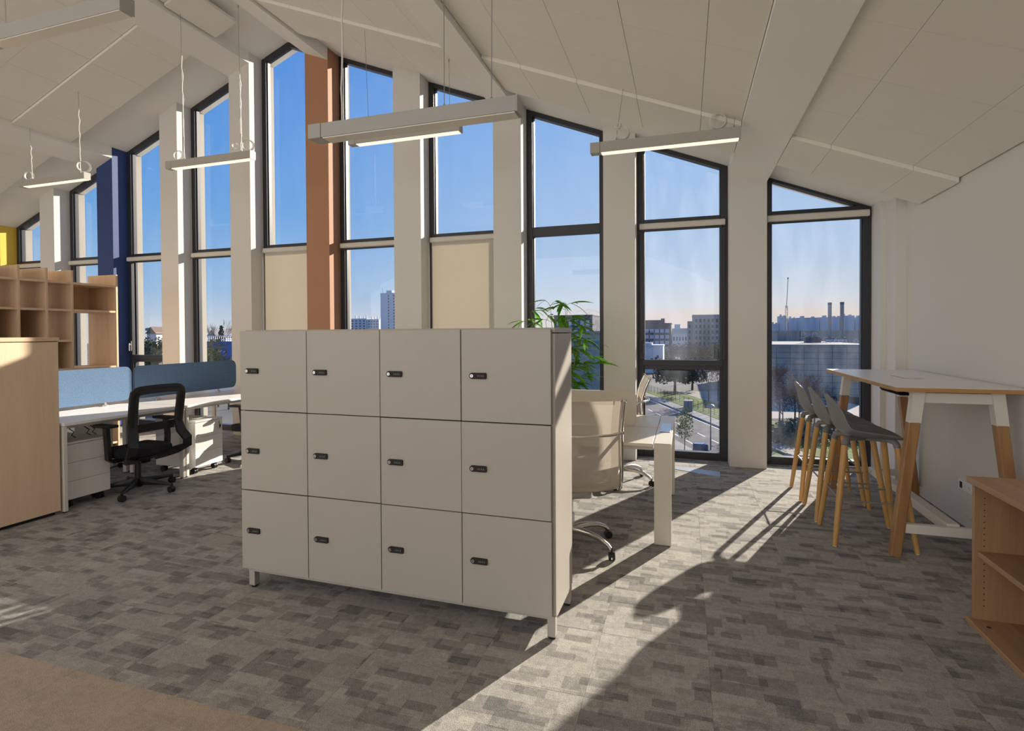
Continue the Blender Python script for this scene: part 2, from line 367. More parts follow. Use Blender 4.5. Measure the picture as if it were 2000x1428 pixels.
def panels(cols, lo=.9, near=True):
    for a, b in cols:
        xm = (a+b)/2
        nr = 8 if near else 5
        hgt = .593
        def pm(d, y0, y1, nm):
            g = G(); a_, b_ = a+.0015, b-.0015
            zz = roof(xm)
            poly = [(a_-xm, roof(a_)-zz-d), (b_-xm, roof(b_)-zz-d), (b_-xm, roof(b_)-zz-d+.04), (a_-xm, roof(a_)-zz-d+.04)]
            g.prism(poly, 'y', y0, y1); return g.mesh(nm, M['panel'])
        me = pm(.09, .0012, hgt-.0012, 'panel')
        for j in range(nr):
            part('ceiling_panel', me, ceiling, (xm, YS-.005-hgt*(j+1), roof(xm)))
        part('ceiling_panel', pm(.127, 0, .76, 'window_row_panel'), ceiling, (xm, YS, roof(xm)))
panels([(.849, 1.148), (1.148, 1.726), (1.726, 2.03)])
panels([(-1.936, -1.53), (-1.53, -.975), (-.975, -.421), (-.421, .135), (.135, .463)])
panels([(-4.739, -4.235), (-4.235, -3.665), (-3.665, -3.095), (-3.095, -2.53), (-2.53, -2.311)], near=False)
panels([(-6.08, -5.72)], near=False)
panels([(-8.884, -8.49), (-8.49, -7.92), (-7.92, -7.345), (-7.345, -6.785), (-6.785, -6.483)], near=False)
panels([(-11.651, -11.20), (-11.20, -10.64), (-10.64, -10.08), (-10.08, -9.52), (-9.52, -9.245)], near=False)

# ---- window wall: pillars and outer piers
wall_front = thing('wall_front', None, None, kind='structure'); wall_front['label'] = 'glazed gable wall of pillars between tall windows'
def top_poly(x0, x1, z0=0, dz=0.0): return [(x0, z0), (x1, z0), (x1, roof(x1)+dz), (x0, roof(x0)+dz)]
for k in range(10):
    m = {4: M['terra'], 7: M['blue'], 9: M['yellow']}.get(k, M['wall'])
    o = G().prism(top_poly(PL_[k], PR_[k]), 'y', YP, YO).obj('pillar', m, wall_front)
    if k in (4, 7, 9): o['label'] = {4: 'terracotta painted pillar', 7: 'navy blue painted pillar', 9: 'yellow painted pillar'}[k]
    G().prism(top_poly(PL_[k], PR_[k], -.3), 'y', YO, YE).obj('outer_pier', M['render'], wall_front)
G().prism(top_poly(1.90, 2.35), 'y', YF, YE).obj('pillar', M['wall'], wall_front)
G().prism(top_poly(1.90, XR), 'y', 6.45, YF).obj('corner_step', M['wall'], wall_front)
G().prism(top_poly(1.952, XR), 'y', 6.19, 6.45).obj('corner_step', M['wall'], wall_front)
G().prism(top_poly(XL-.2, -12.98), 'y', YP, YE).obj('pillar', M['wall'], wall_front)
G().box(XL-.2, 2.35, YO, YE, -.6, -.01).obj('outer_sill', M['render'], wall_front)

wr = G().prism([(YB, 0), (YE, 0), (YE, roof(XR)), (YB, roof(XR))], 'x', XR, 2.3).obj('wall_right', M['wall']); setp(wr, 'plain white right hand wall beside the high table', kind='structure')
wl = G().box(XL-.25, XL, YB, YE, 0, roof(XL)).obj('wall_left', M['wall']); setp(wl, 'white left end wall', kind='structure')
wb = G().prism([(XL, 0), (2.3, 0), (2.3, roof(2.3)), (RIDGE_X, RIDGE_Z), (XL, roof(XL))], 'y', YB-.2, YB).obj('wall_back', M['wall']); setp(wb, 'white wall behind the viewer', kind='structure')
bb = G().box(XR-.014, XR, YB, 6.19, 0, .085, .003).obj('baseboard_right', M['wall']); setp(bb, 'low white skirting along the right wall', kind='structure')

# ---- windows
def window(n, x0, x1, sash=False, transom=True, pane=None):
    wn = thing('window_%d' % n, None, None, kind='structure')
    J = .076; HT = {1: .032, 2: .05}.get(n, .062); g = G()
    g.prism([(x0, 0), (x0+J, 0), (x0+J, roof(x0+J)), (x0, roof(x0))], 'y', YF, YO, bev=.003)
    g.prism([(x1-J, 0), (x1, 0), (x1, roof(x1)), (x1-J, roof(x1-J))], 'y', YF, YO, bev=.003)
    g.box(x0+J, x1-J, YF, YO, 0, .085, .003)
    xs = [x0+J, x1-J] if not (x0 < RIDGE_X < x1) else [x0+J, RIDGE_X, x1-J]
    for a, b in zip(xs, xs[1:]):
        g.prism([(a, roof(a)-HT), (b, roof(b)-HT), (b, roof(b)), (a, roof(a))], 'y', YF, YO)
    g.obj('frame', M['frame'], wn)
    zt0, zt1 = 2.735, 2.852
    tg_ = G()
    if transom and roof(x1-J) > 2.9 or transom: tg_.box(x0+J, x1-J, YF+.004, YO, zt0, zt1, .003); tg_.obj('transom', M['frame'], wn)
    gm = pane or M['glass']
    ztop = [(a, roof(a)-HT) for a in xs]
    def pane_poly(pts):
        bm = bmesh.new(); bm.faces.new([bm.verts.new((a, YG, b)) for a, b in pts]); me = bpy.data.meshes.new('pane'); bm.to_mesh(me); bm.free(); me.materials.append(gm)
        part('glass_pane', me, wn)
    up = [(xs[0], zt1), (xs[-1], zt1)]+[p for p in reversed(ztop) if p[1] > zt1]
    if ztop[-1][1] <= zt1 and ztop[0][1] > zt1:       # slope cuts the transom
        xc = RIDGE_X+(RIDGE_Z-HT-zt1)/.40 if x0 > RIDGE_X else xs[-1]
        up = [(xs[0], zt1), (xc, zt1), ztop[0]]
    if ztop[0][1] <= zt1 and ztop[-1][1] > zt1:
        xc = RIDGE_X-(RIDGE_Z-HT-zt1)/.392; up = [(xc, zt1), (xs[-1], zt1), ztop[-1]]
    if len(up) > 2: pane_poly(up)
    # glazing beads along the jambs
    bd = G()
    for xx, s in ((x0+J, 1), (x1-J, -1)):
        top = roof(xx)-HT
        bd.box(min(xx, xx+s*.012), max(xx, xx+s*.012), YG-.028, YG+.03, .085, top)
    bd.obj('glazing_bead', M['frame'], wn)
    low = [(.085, zt0)] if not sash else [(.085, 1.06), (1.165, zt0)]
    for a, b in low: pane_poly([(xs[0], a), (xs[-1], a), (xs[-1], b), (xs[0], b)])
    if sash:
        G().box(x0+J, x1-J, YF+.004, YO, 1.055, 1.105, .003).box(x0+J-.02, x1-J+.02, YF-.022, YF+.06, 1.10, 1.17, .003).obj('transom', M['frame'], wn)
        s = G(); s.box(x0+.03, x0+J+.012, YF-.022, YF+.06, 1.171, zt0-.021, .003).box(x1-J-.012, x1-.03, YF-.022, YF+.06, 1.171, zt0-.021, .003).box(x0+.03, x1-.03, YF-.022, YF+.06, zt0-.02, zt0+.03, .003)
        s.obj('sash', M['frame'], wn)
        h = G().box(x0+.055, x0+.085, YF-.034, YF-.022, 1.235, 1.405, .006).box(x0+.061, x0+.079, YF-.060, YF-.034, 1.335, 1.355, .003).box(x0+.060, x0+.080, YF-.072, YF-.054, 1.235, 1.36, .006, seg=2)
        h.obj('handle', M['steel'] if n == 8 else M['frame'], wn)
    return wn
WX = [(PR_[0], 1.90)]+[(PR_[k+1], PL_[k]) for k in range(9)]+[(-12.98, PL_[9])]
for i, (a, b) in enumerate(WX):
    window(i+1, a, b, sash=i in (1, 7), pane=M['dusty'] if i < 2 else None)

# ---- roller blinds
BL = {0: 'raised blind over the window behind the bar stools', 1: 'raised blind over the window above the road', 3: None, 4: 'raised blind right of the terracotta pillar', 5: None,
      6: 'raised blind left of the ridge window', 7: 'raised blind on the window right of the navy pillar', 8: 'raised blind left of the navy pillar', 9: 'raised blind on the low window by the yellow pillar'}
for i, lab in BL.items():
    a, b = WX[i]; down = i in (3, 5)
    x0, x1 = a+.035, b-.035
    lab2 = lab or {3: 'lowered cream roller blind two windows right of the terracotta pillar', 5: 'lowered cream roller blind left of the terracotta pillar'}[i]
    if lab: lab2 = 'narrow beige '+lab
    t = thing('roller_blind', lab2, 'blind', ((a+b)/2, YF-.03, 2.735), group='roller blinds on the gable windows')
    zc = 2.762
    g = G(t)
    pr = [(YF-.002, zc+.036), (YF-.045, zc+.036), (YF-.06, zc+.022), (YF-.06, zc-.022), (YF-.05, zc-.034), (YF-.002, zc-.034)]
    g.prism(pr, 'x', x0, x1); g.obj('cassette', M['blindbox'], t)
    G(t).box(x0-.006, x0, YF-.055, YF-.003, zc-.03, zc+.03, .004).box(x1, x1+.006, YF-.055, YF-.003, zc-.03, zc+.03, .004).obj('end_cap', M['blindbox'], t)
    zb = .16 if down else 2.712
    if down:
        G(t).box(x0+.015, x1-.03, YF-.034, YF-.032, zb, zc-.03).obj('fabric', M['blind'], t)
    G(t).box(x0+.015, x1-.03, YF-.042, YF-.026, zb-.012, zb+.012, .004).obj('bottom_bar', M['frame'] if not down else M['blindbox'], t)
    if i in (1,):
        G(t).tube([(x1-.025, YF-.05, zc), (x1-.025, YF-.05, .62), (x1-.01, YF-.05, .56), (x1+.005, YF-.05, .62), (x1+.005, YF-.05, zc)], .0022, 5).obj('pull_cord', M['frame'], t)

# ---- floor outlet strip by the window
fb = thing('floor_outlet_plate', 'long flat grey steel floor cover plate by the window beyond the cream desk', 'cover plate', (0, 6.14, 0))
g = G(fb)
g.prism([(-.40, 6.31), (-.36, 6.39), (.35, 6.19), (.34, 5.965)], 'z', .0, .004); g.obj('plate', M['plate'], fb)
sk = thing('wall_socket', 'white triple wall socket strip with a black data insert low on the right wall', 'socket', (XR, 5.0, .305))
G(sk).box(XR-.012, XR, 4.88, 5.10, .268, .342, .004).obj('cover_plate', M['socket'], sk)
G(sk).box(XR-.0135, XR-.011, 5.035, 5.075, .282, .330).obj('data_insert', M['rubber'], sk)
for y in (4.985, 4.925):
    o = G(sk).box(XR-.0145, XR-.011, y-.024, y+.024, .280, .330, .003).obj('outlet', M['socket'], sk)
    G(sk).cyl((XR-.0149, y+.009, .305), (XR-.0143, y+.009, .305), .003, 8).cyl((XR-.0149, y-.009, .305), (XR-.0143, y-.009, .305), .003, 8).cyl((XR-.0149, y, .318), (XR-.0143, y, .318), .003, 8).obj('pin_hole', M['rubber'], o)
# ================================================================ locker unit (largest object)
LX, LY, LYAW, LZ, LW, LH = -2.4995, 2.557, -.00785, 1.5215, .471, .4676
lk = thing('locker_cabinet', 'wide beige metal locker cabinet of twelve doors with code locks, on short square legs', 'lockers', (LX, LY, 0), LYAW)
W4 = 4*LW; ZB = LZ-3*LH; DT = .02; LD = .385
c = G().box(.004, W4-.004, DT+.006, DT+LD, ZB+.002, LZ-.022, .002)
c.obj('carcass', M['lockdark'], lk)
G().box(W4-.006, W4+.014, DT+.004, DT+LD, ZB-.004, LZ-.024, .0015).obj('side_panel', M['locker'], lk)
G().box(.0, .012, DT+.004, DT+LD, ZB, LZ-.024, .0015).obj('side_panel', M['locker'], lk)
G().box(.02, W4+.014, DT+.004, DT+LD+.002, LZ-.020, LZ+.004, .0015).obj('top_panel', M['locker'], lk)
G().box(.01, W4+.01, DT+LD-.004, DT+LD+.004, ZB, LZ-.02).obj('back_panel', M['locker'], lk)
for bxs in ((.03, W4+.005, DT-.002, DT+.03, ZB-.018, ZB-.001, .001), (.03, W4+.01, DT+LD-.03, DT+LD, ZB-.018, ZB, .001), (W4-.02, W4+.012, DT+.03, DT+LD-.03, ZB-.018, ZB-.001, .001), (.03, .06, DT+.03, DT+LD-.03, ZB-.018, ZB)):
    G().box(*bxs).obj('base_rail', M['locker'], lk)
dm = G().box(.0020, LW-.0020, 0, DT, .0026, LH-.0026, .0012).mesh('locker_door', M['locker'])
g = G()
n = 10; body = []
for k in range(n+1): body.append((-.028-.016*math.sin(math.pi*k/n)*1.0, .0155*math.cos(math.pi*k/n)))
poly = body+[(.044, -.0155), (.047, -.012), (.047, .012), (.044, .0155)]
g.prism(poly, 'y', -.010, 0, bev=.001); lm_ = g.mesh('combination_lock', M['rubber'])
cm = G().tube([(-.029, -.0135, 0), (-.029, -.009, 0)], .0085, 16).mesh('lock_cylinder', M['steel'])
km = G().box(-.0305, -.0275, -.0139, -.0134, -.004, .004).mesh('key_slot', M['rubber'])
nm = G()
for q in range(4): nm.box(.002+q*.0095, .0055+q*.0095, -.0106, -.0098, -.004, .004)
nm = nm.mesh('number_wheels', M['greymetal'])
for row in range(3):
    for q in range(4):
        d = part('locker_door', dm, lk, (q*LW+rng.uniform(-.0012, .0012), rng.uniform(-.0012, .001), LZ-(row+1)*LH+rng.uniform(-.0008, .0008)))
        zc = LH*.497; xc = .0885 if q < 3 else .092
        for nm_, me in (('combination_lock', lm_), ('lock_cylinder', cm), ('key_slot', km), ('number_wheels', nm)):
            part(nm_, me, d, (xc, 0, zc))
for x, y in ((.03, DT), (W4-.03, DT), (.03, DT+LD-.04), (W4-.03, DT+LD-.04)):
    l = G().box(x, x+.04, y, y+.04, .014, ZB-.002, .001).obj('leg', M['locker'], lk)
    G().cyl((x+.02, y+.02, 0), (x+.02, y+.02, .014), .017, 14).box(x+.001, x+.039, y+.001, y+.039, .010, .0145).obj('foot', M['rubber'], l)

# ================================================================ tall oak cupboard at the left edge
ck = thing('oak_cupboard', 'tall pale oak cupboard with plain side at the left edge of the picture', 'cupboard', (-5.3, 2.5, 0))
g = G(ck); x0, x1, y0, y1 = -5.45, -5.0, 1.35, 3.172
g.box(x0, x1, y0, y1, .03, 1.447, .002); g.obj('carcass', M['oakc'], ck)
G(ck).box(x0-.004, x1+.006, y0-.004, y1+.006, 1.452, 1.486, .0025).obj('top', M['oaky'], ck)
G(ck).box(x0+.03, x1-.03, y0+.03, y1-.03, 0, .03).box(x0+.004, x1-.004, y0, y1-.003, 1.446, 1.453).obj('plinth', M['rubber'], ck)

# ================================================================ open oak bookshelf beyond the desks
sh = thing('open_bookshelf', 'open oak bookshelf with square cells and projecting uprights, beyond the blue screens', 'bookshelf', (-7.55, 4.4, 0))
XF, XB = -7.30, -7.83; T = .026
ys = [5.361, 4.802, 4.517, 4.228, 3.94, 3.655, 3.37]; zs = [2.155, 1.815, 1.435, 1.08, .73, .38, .06]
um = {}
for i, y in enumerate(ys):
    G(sh).box(XB, XF, y-T/2, y+T/2, 0, 2.315, .0015).obj('upright', M['oak'], sh)
for j, z in enumerate(zs):
    for a, b in zip(ys, ys[1:]):
        if j == 2 and a == ys[0]: continue
        G(sh).box(XB+.002, XF-.004, b+T/2, a-T/2, z-T/2, z+T/2).obj('shelf', M['oaky'], sh)
for (ia, j) in ((0, 0), (2, 1), (3, 1), (4, 0), (3, 2), (4, 1), (1, 2)):
    a, b = ys[ia], ys[ia+1]
    G(sh).box(XB+.004, XB+.018, b+T/2, a-T/2, zs[j+1]+T/2, zs[j]-T/2).obj('back_panel', M['oak'], sh)

# ================================================================ left desk bench
DZ = .762
def desk(name, y0, y1, x0, x1, label, posts_x):
    t = thing(name, label, 'desk', ((x0+x1)/2, (y0+y1)/2, 0), group='white bench desks on the left')
    G(t).box(x0, x1, y0+.003, y1-.003, DZ-.027, DZ, .0025).obj('desktop', M['white'], t)
    for y in (y0+.006, y1-.036):
        l = G(t).box(posts_x[0], posts_x[0]+.05, y, y+.03, .012, DZ-.03, .002).box(posts_x[1]-.05, posts_x[1], y, y+.03, .012, DZ-.03, .002).box(posts_x[0]+.05, posts_x[1]-.05, y, y+.03, DZ-.075, DZ-.03).obj('leg_frame', M['whitemetal'], t)
        G(t).cyl((posts_x[0]+.025, y+.015, 0), (posts_x[0]+.025, y+.015, .012), .014, 10).cyl((posts_x[1]-.025, y+.015, 0), (posts_x[1]-.025, y+.015, .012), .014, 10).obj('foot', M['rubber'], l)
    G(t).box(x0+.12, x0+.17, y0+.04, y1-.04, DZ-.068, DZ-.028).box(x1-.17, x1-.12, y0+.04, y1-.04, DZ-.068, DZ-.028).obj('rail', M['whitemetal'], t)
    return t
desk('desk', 3.185, 4.360, -5.755, -4.97, 'white bench desk between the oak cupboard and the black chair, facing the viewer', (-5.74, -4.985))
desk('desk', 4.364, 6.2, -5.755, -4.97, 'white bench desk reaching behind the locker cabinet, right of the double legs', (-5.74, -4.985))
desk('desk', 3.185, 4.360, -6.56, -5.775, 'far white bench desk behind the left blue screen', (-6.545, -5.79))
desk('desk', 4.364, 6.2, -6.56, -5.775, 'far white bench desk behind the right blue screen', (-6.545, -5.79))

def rrect(y0, y1, z0, z1, r, n=6):
    P = []
    for cy, cz, a0 in ((y1-r, z1-r, 0), (y0+r, z1-r, 90), (y0+r, z0+r, 180), (y1-r, z0+r, 270)):
        for k in range(n+1):
            a = R(a0+90*k/n); P.append((cy+r*math.cos(a), cz+r*math.sin(a)))
    return P
for (y0, y1, lab) in ((3.2, 4.372, 'blue felt desk screen beside the oak cupboard, the sunlit left one'), (4.405, 5.815, 'blue felt desk screen standing right of the other, half shaded')):
    t = thing('desk_screen', lab, 'desk screen', (-5.765, (y0+y1)/2, DZ), group='blue felt desk screens')
    g = G(t).prism(rrect(y0, y1, .800, 1.160, .07), 'x', -5.779, -5.751, bev=.004); g.obj('panel', M['felt'], t)
    for y in (y0+.28, y1-.28):
        G(t).box(-5.775, -5.755, y-.012, y+.012, DZ, .805, .002).cyl((-5.765, y, DZ), (-5.765, y, DZ+.012), .028, 12).obj('clamp', M['steel'], t)

def pedestal(x1, y0, y1, lab, face=1, keyed=True):
    t = thing('drawer_pedestal', lab, 'drawer unit', (x1-face*.28, (y0+y1)/2, 0), group='white mobile drawer units')
    xa, xb = sorted((x1-face*.02, x1-face*.56))
    G(t).box(xa, xb, y0, y1, .075, .555, .002).obj('body', M['white'], t)
    xa2, xb2 = sorted((x1+face*.002, x1-face*.56))
    G(t).box(xa2, xb2, y0-.002, y1+.002, .557, .575, .003).obj('top', M['white'], t)
    for i in range(3):
        za = .078+i*.159
        d = G(t).box(*sorted((x1, x1-face*.018)), y0+.001, y1-.001, za, za+.1565, .0015).obj('drawer', M['white'], t)
        if i == 2 and keyed:
            yk = y1-.05 if face > 0 else y0+.05
            G(t).cyl((x1, yk, .525), (x1+face*.012, yk, .525), .010, 14).obj('lock', M['steel'], d)
            G(t).box(*sorted((x1+face*.012, x1+face*.03)), yk-.012, yk+.002, .519, .531, .002).obj('key', M['steel'], d)
            G(t).box(*sorted((x1+face*.012, x1+face*.022)), yk-.008, yk+.010, .468, .497, .003).cyl((x1+face*.018, yk, .522), (x1+face*.017, yk, .49), .0025, 6).cyl((x1+face*.017, yk, .47), (x1+face*.017, yk, .45), .003, 6).obj('key_fob', M['rubber'], d)
    for yy in (y0+.05, y1-.05):
        for xx in (x1-face*.07, x1-face*.5):
            c_ = G(t); c_.cyl((xx, yy-.022, .030), (xx, yy-.004, .030), .030, 16).cyl((xx, yy+.004, .030), (xx, yy+.022, .030), .030, 16).box(xx-.014, xx+.014, yy-.016, yy+.016, .035, .076, .004)
            c_.obj('caster', M['black'], t, True)
    return t
pedestal(-5.075, 3.27, 3.64, 'white three drawer pedestal under the left desk beside the oak cupboard')
pedestal(-4.985, 4.475, 4.835, 'white three drawer pedestal partly in sunlight, right of the double desk legs')
pedestal(-6.52, 3.92, 4.31, 'white drawer pedestal under the far desks, seen from behind past the black chair', -1, False)

# ================================================================ black task chairs
def caster(parent, x, y, m, r=.028, ang=0):
    Mx = Matrix.Translation((x, y, 0)) @ Matrix.Rotation(ang, 4, 'Z')
    g = G(); g.cyl((-.020, 0, r), (-.006, 0, r), r, 18, M=Mx).cyl((.006, 0, r), (.020, 0, r), r, 18, M=Mx)
    hood = [(-r*1.05, r), (-r*.7, r*1.75), (0, r*2.05), (r*.7, r*1.75), (r*1.05, r)]
    g.prism(hood, 'x', -.010, .010, M=Mx).cyl((0, 0, r*1.9), (0, 0, r*3.0), .007, 8, M=Mx)
    return g.obj('caster', m, parent, True)
def task_chair(label, loc, rz, group='black task chairs'):
    t = thing('task_chair', label, 'chair', loc, rz, group)
    for k in range(5):
        a = R(69+72*k); ca, sa = math.cos(a), math.sin(a)
        g = G(); rows = []
        for rr, hw, zt, zb in ((.03, .030, .135, .065), (.10, .026, .125, .070), (.22, .020, .105, .072), (.315, .016, .090, .068), (.345, .010, .083, .066)):
            rows.append([(rr*ca-s_*hw*sa*ww, rr*sa+s_*hw*ca*ww, z) for s_, ww, z in ((-1, .6, zt), (1, .6, zt), (1, 1, (zt+zb)/2), (1, .7, zb), (-1, .7, zb), (-1, 1, (zt+zb)/2))])
        g.grid(rows, True); l = g.obj('base_leg', M['black'], t, True)
        caster(l, .335*ca, .335*sa, M['black'], .030, a+R(25*k))
    G().cyl((0, 0, .05), (0, 0, .14), .038, 20).cyl((0, 0, .14), (0, 0, .28), .027, 16).cyl((0, 0, .28), (0, 0, .335), .018, 14).obj('gas_lift', M['black'], t, True)
    G().box(-.09, .09, -.14, .12, .318, .356, .012).cyl((.09, .04, .335), (.24, .04, .338), .006, 8).obj('mechanism', M['black'], t, True)
    # seat cushion: superellipse rows
    rows = []
    for zz, sc_ in ((.358, .80), (.368, .93), (.392, 1.0), (.428, .985), (.446, .93), (.455, .80), (.457, .4)):
        rows.append([(.245*sc_*math.copysign(abs(math.cos(q))**.5, math.cos(q)), .01+.245*sc_*math.copysign(abs(math.sin(q))**.5, math.sin(q)), zz-(.02*max(0, math.sin(q))**3)) for q in [2*math.pi*i/32 for i in range(32)]])
    g = G(); g.grid(rows, True); g.bm.faces.new([v for v in list(g.bm.verts)[-32:]]); g.obj('seat', M['blackfab'], t, True, 60)
    # back frame loop; y is how far behind the seat
    prof = [(.205, .985), (.226, .968), (.232, .93), (.230, .80), (.226, .66), (.236, .57), (.268, .49), (.280, .42), (.252, .37), (.19, .342), (.10, .332)]
    def yb(z): return -.245-.05*max(0, (z-.62)/.38)-.085*max(0, 1-abs(z-.47)/.15)+(.16*max(0, (.41-z)/.08) if z < .41 else 0)
    top = [(.18, .992), (.09, .996), (0, .997), (-.09, .996), (-.18, .992)]
    loop = [(x, z) for x, z in reversed(prof)]+top+[(-x, z) for x, z in prof]
    pts = [Vector((x, yb(z), z)) for x, z in loop]
    wd = [.075 if z < .38 else .088 if z < .6 else .08 for x, z in loop]
    g = G(); g.ribbon(pts, lambda i: (0, -1, .15), wd, .022)
    g.obj('back_frame', M['black'], t, True, 30)
    for off in (-.012, .006):
        g = G()
        sel = [(x*(1-off*4), z+off*1.6*(1 if z > .9 else 0)) for x, z in loop if z > .62]
        g.ribbon([Vector((x, yb(z)-.0125, z)) for x, z in sel], lambda i: (0, -1, .15), .005, .004); g.obj('frame_groove', M['rubber'], t)
    rows = []
    for z in (.55, .66, .75, .85, .95, .985):
        rows.append([(x*.2, yb(z)+.012-.02*(1-abs(x)), z) for x in (-1, -.5, 0, .5, 1)])
    g = G(); g.grid(rows); g.obj('back_mesh', M['blackmesh'], t, True)
    g = G(); g.ribbon([(x, yb(.64)+.035-.03*(1-(x/.2)**2), .635+.006*(1-(x/.2)**2)) for x in (-.21, -.14, -.07, 0, .07, .14, .21)], lambda i: (0, -1, .1), .075, .012); g.obj('lumbar_support', M['black'], t, True)
    for sx in (-1, 1):
        a = G(); a.ribbon([(sx*.16, -.02, .345), (sx*.25, -.02, .345), (sx*.285, -.02, .37), (sx*.292, -.02, .50), (sx*.292, -.01, .60), (sx*.288, 0, .66)], lambda i: (0, 1, 0), .032, .05)
        ar = a.obj('armrest', M['black'], t, True, 50)
        G().box(sx*.285-.045, sx*.285+.045, -.10, .13, .66, .688, .011, seg=2).obj('arm_pad', M['black'], ar, True)
    return t
task_chair('black mesh backed task chair standing at the desk left of the lockers', (-5.0, 3.85, 0), R(88))
task_chair('black task chair mostly hidden behind the left end of the lockers', (-4.92, 5.30, 0), R(96))
task_chair('black task chair tucked in on the far side under the left desk', (-6.93, 3.62, 0), R(-82))

# small things under the desks
ct = thing('cable_tray', 'black tubular cable tray lying on the carpet under the left desk', 'cable tray', (-5.55, 4.0, 0))
p0, p1 = at_z(232, 909, .03), at_z(292, 897, .03)
G(ct).tube([p0, p0+(p1-p0)*.03, p1], [.024, .028, .028], 14).obj('tube', M['black'], ct, True)
dz = (p0-p1).normalized()
G(ct).tube([p0, p0+dz*.08+Vector((0, 0, -.012)), p0+dz*.25+Vector((0, .03, -.022))], .006, 6).obj('lead', M['rubber'], ct, True)
cb = G()
for y in (3.42, 3.55, 3.60):
    cb.tube([(-5.3, y, .70), (-5.28, y+.01, .66), (-5.25, y+.03, .63), (-5.27, y+.02, .60), (-5.22, y+.02, .585)], .004, 6)
setp(cb.obj('power_cable', M['rubber'], None, True), 'thin black cables hanging loose under the left desk', 'cable')
bx = thing('cardboard_box', 'open brown cardboard box on the floor beneath the far desks', 'box', (-7.0, 4.45, 0))
card = mat('brown_cardboard', (.45, .30, .17), .9)
G(bx).box(-7.16, -6.84, 4.0, 4.4, 0, .01).box(-7.16, -7.15, 4.0, 4.4, 0, .30).box(-6.85, -6.84, 4.0, 4.4, 0, .30).box(-7.15, -6.85, 4.0, 4.01, 0, .30).box(-7.15, -6.85, 4.39, 4.4, 0, .30).obj('body', card, bx)
G(bx).prism([(-6.84, .30), (-6.70, .34), (-6.70, .345), (-6.84, .305)], 'y', 4.0, 4.4).prism([(-7.16, .30), (-7.28, .36), (-7.28, .365), (-7.16, .305)], 'y', 4.0, 4.4).obj('flap', card, bx)
# ================================================================ cream bench desk behind the lockers
DH = .72
dk = thing('bench_desk', 'cream bench desk with closed end leg and cable flap, right of the lockers', 'desk', (-1.0, 4.58, 0))
X0, X1, Y0, Y1 = -3.45, -.215, 3.93, 5.24
G(dk).box(X0, X1-.004, Y0-.03, 4.565, DH-.022, DH, .002).obj('desktop', M['cream'], dk)
G(dk).box(X0, X1-.004, 4.615, Y1, DH-.022, DH, .002).obj('desktop', M['cream'], dk)
def end_leg(xa, xb):
    g = G(dk); g.box(xa, xb, Y0, Y0+.055, .004, DH, .002).box(xa, xb, Y1-.055, Y1, .004, DH, .002).box(xa, xb, Y0+.055, Y1-.055, DH-.045, DH, .001)
    l = g.obj('end_leg', M['cream'], dk)
    G(dk).box(xa+.02, xb-.02, Y0+.01, Y0+.045, 0, .004).box(xa+.02, xb-.02, Y1-.045, Y1-.01, 0, .004).obj('foot', M['rubber'], l)
end_leg(-.212, -.096); end_leg(-3.57, -3.454)
G(dk).box(X0+.05, X1-.01, Y0+.06, Y0+.12, DH-.062, DH-.023).box(X0+.05, -.30, Y0+.30, Y0+.36, DH-.062, DH-.023).box(X0+.05, X1-.01, Y1-.12, Y1-.06, DH-.062, DH-.023).obj('rail', M['cream'], dk)
fl = G(dk).box(-.196, -.112, 4.38, 4.80, DH+.0005, DH+.003, .001).obj('cable_flap', M['steel'], dk); fl['label'] = 'brushed metal cable flap'
G(dk).box(-.19, -.12, 4.375, 4.384, DH+.0005, DH+.0035).obj('flap_slot', M['rubber'], fl)
dv = thing('desk_divider', 'cream desk divider panel with rounded corner between the two desk sides', 'desk screen', (-1.1, 4.59, DH))
G(dv).prism([(x, z) for x, z in rrect(-3.40, -.388, DH+.002, 1.012, .055)], 'y', 4.578, 4.602, bev=.002).obj('panel', M['cream'], dv)

